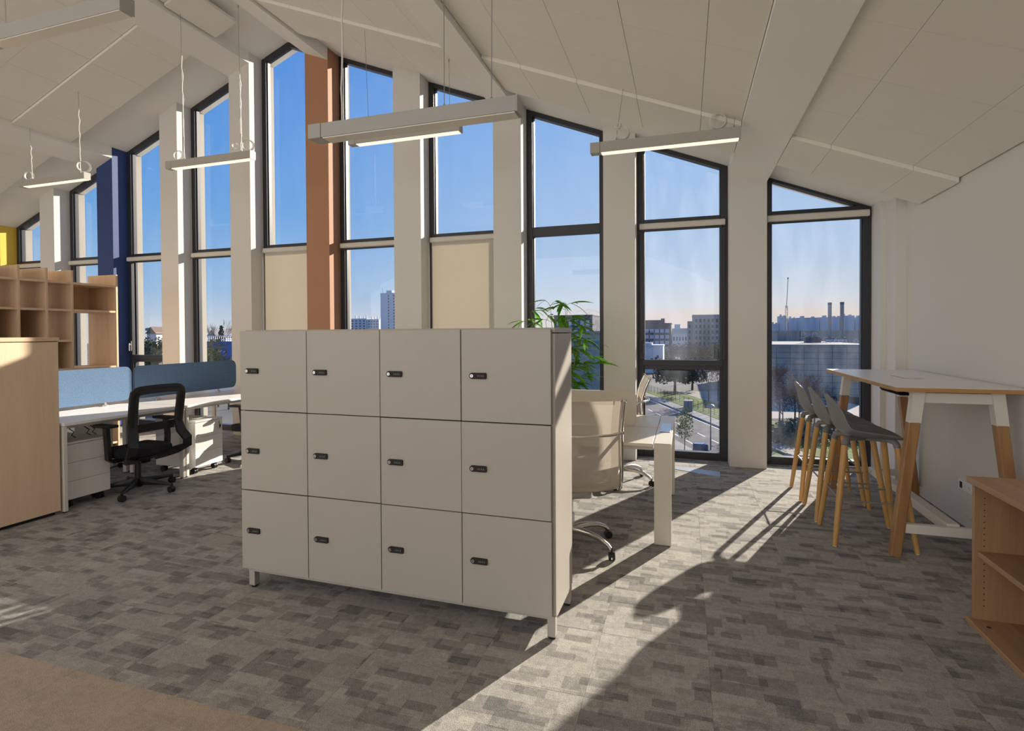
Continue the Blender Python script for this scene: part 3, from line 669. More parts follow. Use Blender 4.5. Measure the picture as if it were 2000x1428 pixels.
# ================================================================ mesh conference chairs with chrome frames
def mesh_chair(label, loc, rz):
    t = thing('mesh_chair', label, 'chair', loc, rz, 'cream mesh chairs at the cream desk')
    # local: faces +Y, seat front at +Y
    prof = [(.255, .435), (.245, .462), (.18, .470), (.05, .455), (-.08, .440), (-.17, .440), (-.215, .465), (-.235, .52), (-.245, .60), (-.245, .70), (-.240, .80), (-.250, .88), (-.275, .96), (-.305, 1.03), (-.318, 1.055)]
    hw = .25
    rows = [[(x*hw, y-.022*(1-x*x)*(1 if z > .5 else 0), z-(.022*(1-x*x) if z < .5 else 0)) for x in (-.76, -.4, 0, .4, .76)] for y, z in prof]
    G().grid(rows[1:-1]).obj('mesh_sling', M['mesh'], t, True, 70)
    for s_ in (-1, 1):
        rr = [[(s_*hw*k, y-.022*(1-k*k)*(1 if z > .5 else 0), z-(.022*(1-k*k) if z < .5 else 0)) for k in (.76, .9, 1.0)] for y, z in prof]
        G().grid(rr).obj('side_hem', M['hem'], t, True, 70)
    for a in (0, -2):
        rr = [[(x*hw*.8, y-.022*(1-x*x*.64)*(1 if z > .5 else 0), z-(.02*(1-x*x*.64) if z < .5 else 0)) for x in (-1, -.5, 0, .5, 1)] for y, z in prof[a:a+2 if a >= 0 else None]]
        G().grid(rr).obj('end_hem', M['hem'], t, True, 70)
    for s_ in (-1, 1):
        r_ = G().tube([(s_*(hw+.012), y, z) for y, z in prof], .0135, 10).obj('side_rail', M['chrome'], t, True, 70)
        G().box(s_*(hw+.012)-.015, s_*(hw+.012)+.015, -.328, -.305, 1.045, 1.068, .004).obj('rail_tip', M['chrome'], r_)
        x = s_*(hw+.02)
        G().tube([(x, -.25, .835), (s_*(hw+.022), -.20, .815), (s_*(hw+.028), -.08, .74), (s_*(hw+.03), .06, .67), (s_*(hw+.03), .14, .635), (s_*(hw+.028), .165, .605), (s_*(hw+.026), .14, .56), (s_*(hw+.015), .06, .48), (s_*.18, .02, .425)], .011, 10).obj('armrest', M['chrome'], t, True, 70)
    G().tube([(-hw-.02, -.25, .835), (-.18, -.305, .83), (-.06, -.33, .828), (.06, -.33, .828), (.18, -.305, .83), (hw+.02, -.25, .835)], .011, 10).obj('back_bar', M['chrome'], t, True, 70)
    G().tube([(-hw-.01, .0, .452), (-.12, 0, .42), (.12, 0, .42), (hw+.01, 0, .452)], .012, 8).tube([(-hw-.01, -.21, .47), (-.12, -.13, .42), (.12, -.13, .42), (hw+.01, -.21, .47)], .012, 8).box(-.08, .08, -.16, .06, .37, .42, .01).obj('underframe', M['chrome'], t, True, 50)
    G().cyl((-.05, -.04, .10), (-.05, -.04, .24), .027, 18).cyl((-.05, -.04, .24), (-.05, -.04, .38), .018, 14).obj('gas_lift', M['steel'], t, True)
    for k in range(5):
        a = R(72*k-45); ca, sa = math.cos(a), math.sin(a)
        pts = []
        for rr, z in ((.02, .125), (.08, .135), (.16, .132), (.24, .118), (.305, .09), (.33, .066)): pts.append((-.05+rr*ca, -.04+rr*sa, z))
        l = G().tube(pts, [.026, .024, .021, .018, .015, .014], 12).obj('base_leg', M['alu'], t, True, 60)
        caster(l, -.05+.335*ca, -.04+.335*sa, M['black'], .027, a+R(40+31*k))
    return t
mesh_chair('cream mesh chair with chrome frame, its back to the viewer beside the lockers', (-.735, 3.783, 0), R(20))
mesh_chair('chrome framed chair on the window side of the cream desk, only its edge showing', (-.68, 5.57, 0), R(99))

# ================================================================ high table and stools
TZ = 1.132
tb_ = thing('high_table', 'high white table with wooden edge and splayed oak legs along the right wall', 'table', (1.68, 5.0, 0))
tx0, tx1, ty0, ty1 = 1.312, 2.035, 4.13, 6.0
G(tb_).box(tx0, tx1, ty0, ty1, TZ-.028, TZ-.0012, .001).obj('tabletop', M['edge'], tb_)
G(tb_).box(tx0+.0005, tx1-.0005, ty0+.0005, ty1-.0005, TZ-.0015, TZ, .0004).obj('laminate', M['white'], tb_)
for (yb0, yb1) in ((4.205, 4.255), (5.84, 5.89)):
    for s_ in (-1, 1):
        xb = 1.672+s_*.338; xt = 1.672+s_*.208; hw = .031
        dyb = (yb0+yb1)/2
        def sec(z): 
            f = z/TZ; cx_ = xb+(xt-xb)*f; h_ = hw+.003*f
            return cx_, h_
        g = G(tb_); v = []
        for z in (0, .895):
            cx_, h_ = sec(z); v.append([(cx_-h_, yb0-.008, z), (cx_+h_, yb0-.008, z), (cx_+h_, yb1+.008, z), (cx_-h_, yb1+.008, z)])
        g.grid(v, True); g._add(v[0], [(3, 2, 1, 0)]); bmesh.ops.remove_doubles(g.bm, verts=g.bm.verts, dist=1e-5)
        bmesh.ops.bevel(g.bm, geom=[e for e in g.bm.edges if abs((e.verts[0].co-e.verts[1].co).z) > .5], offset=.006, segments=1, affect='EDGES')
        l = g.obj('leg', M['oakleg'], tb_)
        g = G(tb_); v = []
        for z in (.893, TZ-.028):
            cx_, h_ = sec(z); v.append([(cx_-h_, yb0-.008, z), (cx_+h_, yb0-.008, z), (cx_+h_, yb1+.008, z), (cx_-h_, yb1+.008, z)])
        g.grid(v, True); g._add(v[0], [(3, 2, 1, 0)]); g._add(v[1], [(0, 1, 2, 3)])
        cp = g.obj('leg_cap', M['whitemetal'], l); cp['label'] = 'white metal upper end of the leg'
    ym = (yb0+yb1)/2
    G(tb_).box(1.672-.185, 1.672+.185, ym-.022, ym+.022, TZ-.105, TZ-.038, .002).obj('top_rail', M['whitemetal'], tb_)
    G(tb_).box(1.672-.285, 1.672+.285, ym-.022, ym+.022, .158, .218, .002).obj('stretcher', M['whitemetal'], tb_)
    G(tb_).box(1.56, 1.60, ym-.018, ym+.018, TZ-.039, TZ-.028).box(1.74, 1.78, ym-.018, ym+.018, TZ-.039, TZ-.028).obj('mount_plate', M['rubber'], tb_)
G(tb_).box(1.635, 1.705, 4.25, 5.845, .165, .232, .002).obj('long_stretcher', M['whitemetal'], tb_)
G(tb_).box(1.62, 1.66, 4.25, 5.845, TZ-.095, TZ-.055, .002).obj('long_rail', M['whitemetal'], tb_)
f_ = G(tb_).box(1.62, 1.735, 4.925, 5.225, TZ+.0002, TZ+.0015).obj('power_flap', M['white'], tb_)
G(tb_).box(1.616, 1.739, 4.918, 4.925, TZ+.0002, TZ+.0018).box(1.613, 1.62, 4.918, 5.23, TZ+.0002, TZ+.0018).obj('flap_gap', M['greymetal'], f_)
g = G(tb_)
for k in range(11):
    y = 4.42+k*.035
    g.tube([(1.405, y, TZ-.03), (1.405, y, TZ-.062), (1.42, y, TZ-.078), (1.52, y, TZ-.078), (1.54, y, TZ-.062), (1.54, y, TZ-.03)], .0035, 6)
g.tube([(1.405, 4.415, TZ-.05), (1.405, 4.775, TZ-.05)], .0035, 6).tube([(1.54, 4.415, TZ-.05), (1.54, 4.775, TZ-.05)], .0035, 6).tube([(1.47, 4.415, TZ-.078), (1.47, 4.775, TZ-.078)], .0035, 6)
g.obj('cable_basket', M['rubber'], tb_)

def stool(label, loc, rz=0):
    t = thing('bar_stool', label, 'stool', loc, rz, 'bar stools at the high table')
    # local: faces +X ; profile (x, z, half width, edge lift)
    prof = [(-.242, 1.042, .055, -.25, 1.040), (-.240, 1.028, .115, -.238, 1.024), (-.234, .990, .165, -.205, .980), (-.225, .945, .190, -.182, .935), (-.213, .885, .202, -.166, .885), (-.198, .830, .208, -.152, .846),
            (-.172, .782, .212, -.132, .820), (-.125, .750, .214, -.085, .812), (-.05, .738, .214, -.02, .806), (.05, .740, .212, .06, .797), (.14, .746, .205, .14, .786), (.20, .744, .185, .195, .770), (.24, .737, .14, .228, .752), (.252, .731, .075, .245, .738)]
    us = [-1, -.9, -.72, -.4, 0, .4, .72, .9, 1]
    rows = []
    for xc, zc, hw, xe, ze in prof:
        rows.append([(xc+(xe-xc)*abs(u)**2, hw*u, zc+(ze-zc)*abs(u)**3) for u in us])
    g = G(); g.grid(rows)
    # thickness
    bmesh.ops.recalc_face_normals(g.bm, faces=g.bm.faces)
    bmesh.ops.solidify(g.bm, geom=g.bm.faces[:], thickness=.009)
    so_ = g.obj('seat_shell', M['greyshell'], t, True, 60)
    md = so_.modifiers.new('smooth', 'SUBSURF'); md.levels = 1; md.render_levels = 2
    u = G()
    for sx in (-1, 1):
        for sy in (-1, 1):
            top = Vector((sx*.155-.005, sy*.135, .735)); bot = Vector((sx*.245, sy*.228, .006))
            d = bot-top; n_ = 10
            l = G().tube([top+d*.055, top+d*.5, bot], [.0205, .021, .0165], 14).obj('leg', M['beech'], t, True, 60)
            G().tube([bot+Vector((0, 0, 0)), bot+Vector((sx*.001, sy*.001, -.006))], .011, 10).obj('foot', M['socket'], l)
            e = top+d*.055
            u.tube([e, top+Vector((0, 0, -.022)), top+Vector((-sx*.008, -sy*.008, -.004)), top+Vector((-sx*.04, -sy*.036, .002)), Vector((0, 0, .722))], [.0222, .0222, .0205, .016, .012], 12)
    u.obj('underframe', M['greymetal'], t, True, 60)
    # footrest ring
    zf = .315; k = (.735-zf)/(.735-.006)
    ex, ey = .155+(.245-.155)*k, .135+(.228-.135)*k
    g = G()
    for sy in (-1, 1): g.tube([(-ex, sy*ey, zf), (ex, sy*ey, zf)], .0062, 8)
    for sx in (-1, 1): g.tube([(sx*ex, -ey, zf+.012), (sx*ex, ey, zf+.012)], .0062, 8)
    g.obj('footrest', M['greymetal'], t, True)
    return t
stool('grey shell bar stool with beech legs, nearest of three at the high table', (1.235, 4.50, 0))
stool('grey shell bar stool with beech legs, middle of three at the high table', (1.225, 5.01, 0))
stool('grey shell bar stool with beech legs, farthest of three, in front of the window', (1.215, 5.56, 0))

# ================================================================ low oak bookcase in the right foreground
bc = thing('low_bookcase', 'low open oak bookcase with one shelf in the right foreground', 'bookcase', (1.7, 2.9, 0))
bx0, bx1, by0, by1 = 1.40, 2.03, 2.05, 3.362
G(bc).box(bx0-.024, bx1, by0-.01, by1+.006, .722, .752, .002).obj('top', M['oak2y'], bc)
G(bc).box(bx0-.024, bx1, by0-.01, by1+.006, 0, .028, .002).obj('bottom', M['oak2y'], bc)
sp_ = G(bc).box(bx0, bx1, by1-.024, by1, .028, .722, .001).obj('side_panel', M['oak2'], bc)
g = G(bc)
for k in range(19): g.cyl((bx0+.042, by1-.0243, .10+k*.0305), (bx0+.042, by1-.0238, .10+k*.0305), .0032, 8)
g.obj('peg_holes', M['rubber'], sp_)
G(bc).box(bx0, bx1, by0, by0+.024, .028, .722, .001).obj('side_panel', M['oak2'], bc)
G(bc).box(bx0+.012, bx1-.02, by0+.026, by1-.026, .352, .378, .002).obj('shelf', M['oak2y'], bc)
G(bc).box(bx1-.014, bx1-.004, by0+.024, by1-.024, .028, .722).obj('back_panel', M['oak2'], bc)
G(bc).cyl((bx0+.03, by1-.10, .028), (bx0+.03, by1-.10, .0288), .010, 12).obj('cam_cover', M['rubber'], bc)

# ================================================================ pendant luminaires
def pendant(label, x0, x1, Y, z0, z1, lit=True, body=None, wires=(), cords=(), loops=(), dep=.085):
    t = thing('linear_pendant', label, 'pendant light', ((x0+x1)/2, Y, z0), group='linear pendant lights'); b = body or M['lamp']
    ya, yb_ = Y, Y+dep
    G(t).box(x0+.09, x1-.004, ya, yb_, z0, z1, .002).obj('housing', b, t)
    G(t).box(x0, x0+.088, ya-.001, yb_+.001, z0-.001, z1+.001, .002).box(x1-.004, x1+.004, ya-.002, yb_+.002, z0-.002, z1+.002).obj('end_cap', b, t)
    G(t).box(x0+.10, x1-.012, ya+.006, yb_-.006, z0-.006, z0+.001).obj('diffuser', M['led'] if lit else M['diff'], t)
    for (xb, xt, yt, zt) in wires:
        g = G(t); g.tube([(xb, Y+dep/2, z1), (xb, Y+dep/2, z1+.03), (xt, yt, zt)], .0022, 6).cyl((xb, Y+dep/2, z1), (xb, Y+dep/2, z1+.025), .007, 10).cyl((xt, yt, zt-.03), (xt, yt, zt), .006, 8); g.obj('suspension_wire', M['wire'], t)
    for (xb, xt, yt, zt, z_to) in cords:
        pts = []; n_ = 14
        for k in range(n_+1):
            f = k/n_; z = z1+(z_to-z1)*f
            pts.append((xb+(xt-xb)*f*(z_to-z1)/(zt-z1)+.012+.006*math.sin(k*1.9), Y+dep/2+.006*math.cos(k*2.3), z))
        G(t).tube(pts, .0055, 6).obj('power_cord', M['cord'], t, True)
    for (xc, zc, r_, tilt) in loops:
        g = G(t)
        for q in range(3):
            g.tube([(xc+math.cos(a)*(r_+.004*q)*math.cos(tilt), Y+dep/2+.01*q+math.cos(a)*r_*math.sin(tilt), zc+math.sin(a)*(r_+.003*q)) for a in [2*math.pi*i/18 for i in range(18)]], .0042, 5, closed=True)
        g.obj('cord_coil', M['cord'], t, True)
    return t
rz_ = lambda x: roof(x)-.02
pendant('lit linear pendant near the right beam, with cable coils above it', -.833, .447, 5.0, 3.148, 3.243, wires=((-.60, -.53, 5.06, rz_(-.53)), (.40, .405, 5.06, rz_(.4))), loops=((-.545, 3.315, .055, .2), (-.585, 3.39, .022, 0), (.27, 3.325, .065, .1)))
pendant('lit linear pendant partly hidden behind the big grey one', -3.52, -2.20, 5.15, 3.572, 3.655, wires=((-3.28, -3.30, 5.15, rz_(-3.3)), (-2.32, -2.33, 5.2, 4.34)))
pendant('lit linear pendant with white cords before the window left of the ridge', -6.28, -4.945, 5.25, 3.605, 3.70, wires=((-6.02, -6.05, 5.3, rz_(-6.05)), (-5.12, -5.14, 5.3, rz_(-5.14)-.15)), cords=((-6.02, -6.05, 5.3, rz_(-6.05), 5.05), (-5.12, -5.14, 5.3, rz_(-5.14), 4.75)), loops=((-6.12, 3.775, .055, .3), (-5.02, 3.78, .06, .6), (-5.22, 3.80, .03, .2)))
pendant('lit linear pendant farthest left, hanging before the yellow end', -9.04, -7.725, 5.25, 3.618, 3.705, wires=((-8.82, -8.86, 5.3, rz_(-8.86)), (-7.86, -7.88, 5.3, rz_(-7.88))), cords=((-8.82, -8.86, 5.3, rz_(-8.86), 4.28), (-7.86, -7.88, 5.3, rz_(-7.88), 4.62)), loops=((-8.90, 3.775, .055, .3), (-7.80, 3.80, .07, .9)))
pendant('large grey white linear pendant hanging above the lockers', -2.15, -.843, 2.74, 2.668, 2.752, lit=False, body=M['lampgrey'], wires=((-1.0, -.985, 2.78, rz_(-.98)-.08), (-1.28, -1.28, 2.8, rz_(-1.28)-.08)), cords=((-1.96, -1.93, 2.78, rz_(-1.93), 4.2),), dep=.10)
pendant('large grey white linear pendant cut by the top left corner', -5.0, -3.585, 2.68, 3.675, 3.78, lit=False, body=M['lampgrey'], wires=((-3.75, -3.75, 2.7, rz_(-3.75)-.1), (-4.8, -4.8, 2.7, rz_(-4.8)-.1)), dep=.10)

# ================================================================ bamboo plant by the window
pl = thing('bamboo_plant', 'leafy green potted bamboo by the window behind the lockers', 'plant', (-1.28, 5.72, 0))
G().tube([(0, 0, 0), (0, 0, .02), (0, 0, .42), (0, 0, .45)], [.17, .175, .21, .21], 28).obj('pot', M['pot'], pl, True, 50)
G().cyl((0, 0, .45), (0, 0, .455), .19, 24).obj('soil', M['soil'], pl)
lms = []
for L_, W_ in ((.19, .021), (.16, .018), (.22, .023)):
    g = G(); n_ = 5; rows = []
    for k in range(n_+1):
        f = k/n_; hw = W_*math.sin(math.pi*min(1, f*.9+.08))**.8*(1 if k < n_ else .05); dr = -.35*L_*f*f
        rows.append([(L_*f, -hw, dr+.003), (L_*f, 0, dr), (L_*f, hw, dr+.003)])
    g.grid(rows); lms.append(g.mesh('leaf', M['bamboo'], True))
canes = [(.02, .03, 1.80, .05, .0), (-.06, .02, 1.62, -.12, .05), (.07, -.02, 1.52, .16, -.02), (-.02, -.07, 1.78, -.05, -.1), (.05, .06, 1.40, .12, .1), (-.08, -.05, 1.72, -.24, .0), (.09, .03, 1.20, .2, .06), (.03, -.04, 1.74, .04, -.02)]
leaf_n = 0
for (x, y, h_, dx, dy) in canes:
    pts = [(x+dx*(f**1.6), y+dy*(f**1.6), .44+(h_-.44)*f) for f in [i/8 for i in range(9)]]
    cn = G().tube(pts, [.007-.005*i/8 for i in range(9)], 6).obj('cane', M['cane'], pl, True)
    for f0 in (.42, .55, .67, .78, .89, 1.0):
        q = min(8, int(f0*8)); P = Vector(pts[q])
        for b_ in range(2):
            an = rng.uniform(0, 2*math.pi); ln = rng.uniform(.05, .19)*(1.15-.5*f0); E_ = P+Vector((math.cos(an)*ln, math.sin(an)*ln, rng.uniform(.0, .07)))
            for l_ in range(3):
                if leaf_n >= 290: break
                o = part('leaf', lms[rng.randrange(3)], pl, E_, (rng.uniform(-.5, .5), rng.uniform(-.5, .55), an+rng.uniform(-1.0, 1.0)))
                o.scale = [rng.uniform(.75, 1.15)]*3; leaf_n += 1
            G().tube([P, (P+E_)/2+Vector((0, 0, .01)), E_], .002, 4).obj('twig', M['cane'], cn)
pl2 = copy_tree(pl); pl2['label'] = 'added smaller bamboo plant, unseen behind the lockers, blocking stray sun'; pl['group'] = pl2['group'] = 'potted bamboos'
pl2.location = (-1.83, 5.50, 0); pl2.scale = (.8, .8, .8); pl2.rotation_euler.z = 1.1  # extra plant out of view, added to break up the sun patch at far left
# ================================================================ the town outside (ground eleven metres below the floor)
GZ = -11.0
X_ = {}
_mat0 = mat
def mat(*a, **k):
    k.setdefault('spec', .12); return _mat0(*a, **k)
X_['asphalt'] = mat('asphalt', (.13, .125, .13), .9, var=.25, vscale=.6)
X_['pave'] = mat('pavement', (.30, .28, .26), .9, var=.15, vscale=.5)
X_['grass'] = mat('roadside_grass', (.12, .165, .05), 1, var=.4, vscale=.9)
X_['park'] = mat('pale_car_park', (.36, .32, .29), .95, var=.12, vscale=.2)
X_['earth'] = mat('town_ground', (.17, .165, .155), 1, var=.3, vscale=.05)
X_['line'] = mat('road_paint', (.75, .75, .75), .7)
X_['darkcl'] = mat('dark_cladding', (.075, .085, .115), .8)
X_['beigecl'] = mat('beige_facade', (.36, .34, .33), .85)
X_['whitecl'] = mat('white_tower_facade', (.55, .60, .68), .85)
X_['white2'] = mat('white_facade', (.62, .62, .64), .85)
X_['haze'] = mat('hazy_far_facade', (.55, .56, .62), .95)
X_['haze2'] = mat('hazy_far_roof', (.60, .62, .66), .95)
X_['factory'] = mat('factory_panel', (.36, .33, .31), .85)
X_['factory2'] = mat('factory_ribbed_panel', (.30, .30, .31), .8)
X_['slate'] = mat('blue_grey_cladding', (.36, .335, .305), .95, var=.12, vscale=.3)
X_['greygreen'] = mat('grey_green_facade', (.30, .33, .29), .8)
X_['bluewall'] = mat('blue_hoarding', (.07, .16, .45), .7)
X_['roofg'] = mat('grey_roof', (.25, .25, .26), .9)
X_['roofr'] = mat('brown_roof', (.22, .15, .12), .9)
X_['win'] = mat('window_pale_curtain', (.42, .48, .62), .3)
X_['wind'] = mat('window_dark_glass', (.05, .065, .08), .12)
X_['winb'] = mat('window_blue_glass', (.12, .22, .36), .15)
X_['mural'] = mat('mural_cream', (.55, .48, .38), .85)
X_['muralb'] = mat('mural_blue', (.25, .38, .52), .85)
X_['metal'] = mat('dull_metal', (.22, .23, .26), .5, .3)
X_['bark'] = mat('bark', (.10, .075, .06), 1)
X_['twig'] = mat('reddish_twigs', (.21, .145, .125), 1)
X_['twigb'] = mat('brown_twigs', (.17, .13, .095), 1)
X_['ever'] = mat('evergreen_leaves', (.035, .062, .035), .8, var=.4, vscale=1)
X_['olive'] = mat('olive_leaves', (.16, .17, .06), .8, var=.35, vscale=1)
X_['young'] = mat('yellow_green_leaves', (.30, .27, .10), .8, var=.3, vscale=2)
X_['bed'] = mat('dark_soil', (.055, .05, .04), 1)
X_['hedge'] = mat('hedge_leaves', (.12, .135, .095), .85, var=.4, vscale=1)

def ground(name, poly, z, m):
    o = G().prism(poly, 'z', z-.3, z).obj(name, m); return setp(o, None, None, kind='structure')
setp(ground('ground', [(-900, 12), (900, 12), (900, 1400), (-900, 1400)], GZ-.05, X_['earth']), 'town ground outside below the windows')
D_ = Vector((-.343, .939)).normalized(); NN = Vector((D_.y, -D_.x))
def rd(n, s): p = NN*n+D_*s; return (p.x, p.y)
def strip(n0, n1, s0, s1): return [rd(n0, s0), rd(n1, s0), rd(n1, s1), rd(n0, s1)]
setp(ground('road', strip(21.3, 30, 20, 112), GZ, X_['asphalt']), 'asphalt street running diagonally below the windows')
setp(ground('pavement', strip(15, 21.3, 20, 112), GZ+.12, X_['pave']), 'near pavement of the street')
setp(ground('pavement', strip(30, 32.2, 20, 112), GZ+.12, X_['pave']), 'far pavement of the street')
setp(ground('verge', strip(32.2, 39, 20, 112), GZ+.15, X_['grass']), 'green grass verge beyond the street')
setp(ground('car_park', strip(39, 62, 76, 112), GZ+.05, X_['park']), 'pale gravel car park beyond the verge')
i = 0
lm1 = thing('road_markings', 'white dashed and solid lines painted on the street', 'road marking', (*rd(25.5, 70), GZ))
for n in (25.6, 22.6):
    for k in range(19):
        s0 = 30+k*4.2
        G(lm1).prism(strip(n-.09, n+.09, s0, s0+2.4), 'z', GZ, GZ+.012).obj('dash', X_['line'], lm1)
G(lm1).prism(strip(29.3, 29.5, 20, 112), 'z', GZ, GZ+.012).obj('edge_line', X_['line'], lm1)
kb = G().prism(strip(29.85, 30.1, 20, 112), 'z', GZ, GZ+.2).obj('kerb', X_['roofg']); setp(kb, 'dark kerb of the far pavement', kind='structure')

def building(label, px0, px1, ytop, Y, depth, m, nx=0, nz=0, wm=None, ybot=None, zb=GZ, win=(.62, .6), name='building', group=None, roof_boxes=(), ztop_rows=None, margin=.04, fh=None):
    a, b = at_y(px0, ytop, Y), at_y(px1, ytop, Y)
    x0, x1, zt = a.x, b.x, (a.z+b.z)/2
    t = thing(name, label, 'building', ((x0+x1)/2, Y+depth/2, zb), group=group)
    G(t).box(x0, x1, Y, Y+depth, zb, zt).obj('walls', m, t)
    G(t).box(x0-.15, x1+.15, Y-.15, Y+depth, zt, zt+.35).obj('parapet', m, t)
    if nx:
        wX = (x1-x0)*(1-2*margin)/nx; top = zt-(ztop_rows or 0); hZ = fh or (top-zb)/nz
        wme = G().box(-wX*win[0]/2, wX*win[0]/2, -.10, .02, -hZ*win[1]/2, hZ*win[1]/2).mesh('window', wm or X_['wind'])
        for r in range(nz):
            for q in range(nx):
                part('window', wme, t, (x0+(x1-x0)*margin+wX*(q+.5)-t.location.x, Y-t.location.y, top-hZ*(r+.5)-t.location.z))
    for (u0, u1, h_) in roof_boxes:
        G(t).box(x0+(x1-x0)*u0, x0+(x1-x0)*u1, Y+1, Y+depth*.6, zt, zt+h_).obj('roof_box', m, t)
    return t, x0, x1, zt
B1, x0, x1, zt = building('dark apartment block with rows of pale windows, seen through the window above the road', 1236, 1311, 633, 225, 16, X_['darkcl'], 7, 6, X_['win'], win=(.74, .62), ztop_rows=1.6, fh=2.35)
G(B1).box(x0+2, x1-2.6, 226, 236, zt, zt+1.6).box(x1-4, x1-2.6, 226.4, 232, zt+1.6, zt+2.2).obj('penthouse', X_['darkcl'], B1)
B2, x0, x1, zt = building('beige apartment block with balconies, right of the dark one', 1353, 1432, 616, 250, 22, X_['beigecl'], 9, 8, X_['wind'], win=(.5, .58), ztop_rows=1.0, fh=2.5)
wg = X_['beigecl']; G(B2).box(x0-2.2, x0, 251, 268, GZ, zt-2.4).obj('wing', wg, B2)
for r in range(7):
    G(B2).box(x0+4.8, x0+7.2, 248.9, 250, zt-3.6-2.5*r, zt-2.9-2.5*r).obj('balcony', X_['metal'], B2)
    G(B2).box(x0-1.6, x0-1.0, 250.9, 251.1, zt-5.4-2.5*r, zt-4.0-2.5*r).obj('window', X_['wind'], B2)
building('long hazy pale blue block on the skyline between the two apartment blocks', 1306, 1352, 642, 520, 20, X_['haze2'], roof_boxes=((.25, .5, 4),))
B3, x0, x1, zt = building('low terrace with grey roofs behind the leafless trees', 1312, 1350, 652, 330, 14, X_['white2'], 6, 2, X_['wind'], win=(.5, .4))
G(B3).prism([(330-.6, zt+.3), (344.6, zt+.3), (337, zt+3)], 'x', x0-.6, x1+.6).obj('roof', X_['roofg'], B3)
B4, x0, x1, zt = building('low white flat roofed building with graffiti at the foot of the dark block', 1232, 1295, 676, 172, 10, X_['white2'], roof_boxes=((.1, .65, 1.0),))
for u, v in ((.62, .35), (.75, .45), (.86, .3), (.8, .6)): G(B4).box(x0+(x1-x0)*u, x0+(x1-x0)*u+.7, 171.93, 172, zt-6+v*4, zt-5.2+v*4).obj('graffiti', X_['darkcl'], B4)
building('dark block with large windows behind the bamboo', 1082, 1157, 617, 210, 18, X_['darkcl'], 6, 4, X_['win'], win=(.55, .55), ztop_rows=1.0, fh=3.6)
building('tiny pale block on the skyline right of the bamboo', 1157, 1164, 639, 420, 10, X_['white2'], 2, 3, X_['wind'])
B5, x0, x1, zt = building('large low grey green building with a flat roof behind the bamboo', 1020, 1200, 652, 104, 16, X_['greygreen'], 9, 1, X_['winb'], win=(.55, .45), ztop_rows=.8, fh=2.4)
G(B5).box(x0-.3, x1+.3, 103.6, 120, zt+.1, zt+.5).obj('roof_edge', X_['roofg'], B5)
for i_, (a, b, yt, lab) in enumerate(((683, 716, 623, 'pale blue white residential tower, left of three beyond the terracotta pillar'), (717, 740, 624, 'white residential tower, middle of three beyond the terracotta pillar'))):
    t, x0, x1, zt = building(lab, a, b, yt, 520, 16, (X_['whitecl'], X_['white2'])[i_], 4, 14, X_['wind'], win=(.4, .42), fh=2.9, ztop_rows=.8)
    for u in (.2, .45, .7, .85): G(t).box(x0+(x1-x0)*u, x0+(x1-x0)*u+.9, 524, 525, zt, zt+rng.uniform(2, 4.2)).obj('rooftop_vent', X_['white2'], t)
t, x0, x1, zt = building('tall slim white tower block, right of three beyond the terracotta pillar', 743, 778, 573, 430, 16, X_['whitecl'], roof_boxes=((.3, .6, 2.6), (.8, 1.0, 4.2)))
for r in range(24):
    for u in (.42, .72): G(t).box(x0+(x1-x0)*u, x0+(x1-x0)*(u+.06), 429.9, 430, zt-3-2.6*r, zt-1.6-2.6*r).obj('window', X_['wind'], t)
G(t).tube([(x0+1, 432, zt), (x0+1, 432, zt+5)], .15, 5).obj('antenna', X_['metal'], t)
# far skyline behind the factory
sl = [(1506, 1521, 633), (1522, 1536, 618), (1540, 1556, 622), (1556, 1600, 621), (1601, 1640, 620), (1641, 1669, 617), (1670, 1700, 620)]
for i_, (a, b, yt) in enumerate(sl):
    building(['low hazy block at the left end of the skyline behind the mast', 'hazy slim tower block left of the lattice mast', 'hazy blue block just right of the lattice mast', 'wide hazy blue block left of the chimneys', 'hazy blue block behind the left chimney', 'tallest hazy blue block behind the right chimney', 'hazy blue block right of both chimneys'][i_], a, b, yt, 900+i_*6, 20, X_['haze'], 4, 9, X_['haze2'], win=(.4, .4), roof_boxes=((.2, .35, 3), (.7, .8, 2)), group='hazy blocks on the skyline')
# factory with chimneys on its roof terrace
FY = 165
f1, x0, x1, zt = building('ribbed grey factory hall left of the mural wall', 1518, 1562, 648, FY, 14, X_['factory2'], zb=at_y(1530, 676, FY).z-9)
for k in range(13): G(f1).box(x0+.25+k*.5, x0+.33+k*.5, FY-.06, FY, at_y(1530, 674, FY).z, zt-.1).obj('rib', X_['metal'], f1)
f2, x0, x1, zt = building('factory hall with a cream and blue mural wall behind the chimneys', 1564, 1700, 648, FY, 14, X_['factory'], zb=at_y(1600, 678, FY).z-9)
def px_at(px, py, Y=FY): return at_y(px, py, Y)
def ring(px, py, r0, r1, m, a0=0, a1=360):
    c = px_at(px, py); n = 16; g = G(f2); rows = []
    for k in range(n+1):
        a = R(a0+(a1-a0)*k/n); rows.append([(c.x+r0*math.cos(a), FY-.05, c.z+r0*math.sin(a)), (c.x+r1*math.cos(a), FY-.05, c.z+r1*math.sin(a))])
    g.grid(rows); g.obj('mural_shape', m, f2)
for (px, py, m, arc) in ((1568, 661, 'mural', (-10, 190)), (1591, 653, 'mural', (-30, 210)), (1568, 667, 'muralb', None), (1590, 661, 'muralb', None), (1612, 663, 'mural', (-30, 210)), (1636, 663, 'mural', (-20, 200)), (1578, 655, 'muralb', None), (1672, 667, 'mural', (0, 360)), (1602, 667, 'mural', (180, 360)), (1569, 653, 'mural', (-20, 330))):
    if arc: ring(px, py, .28, .72, X_[m], *arc)
    else: ring(px, py, 0, .5, X_[m])
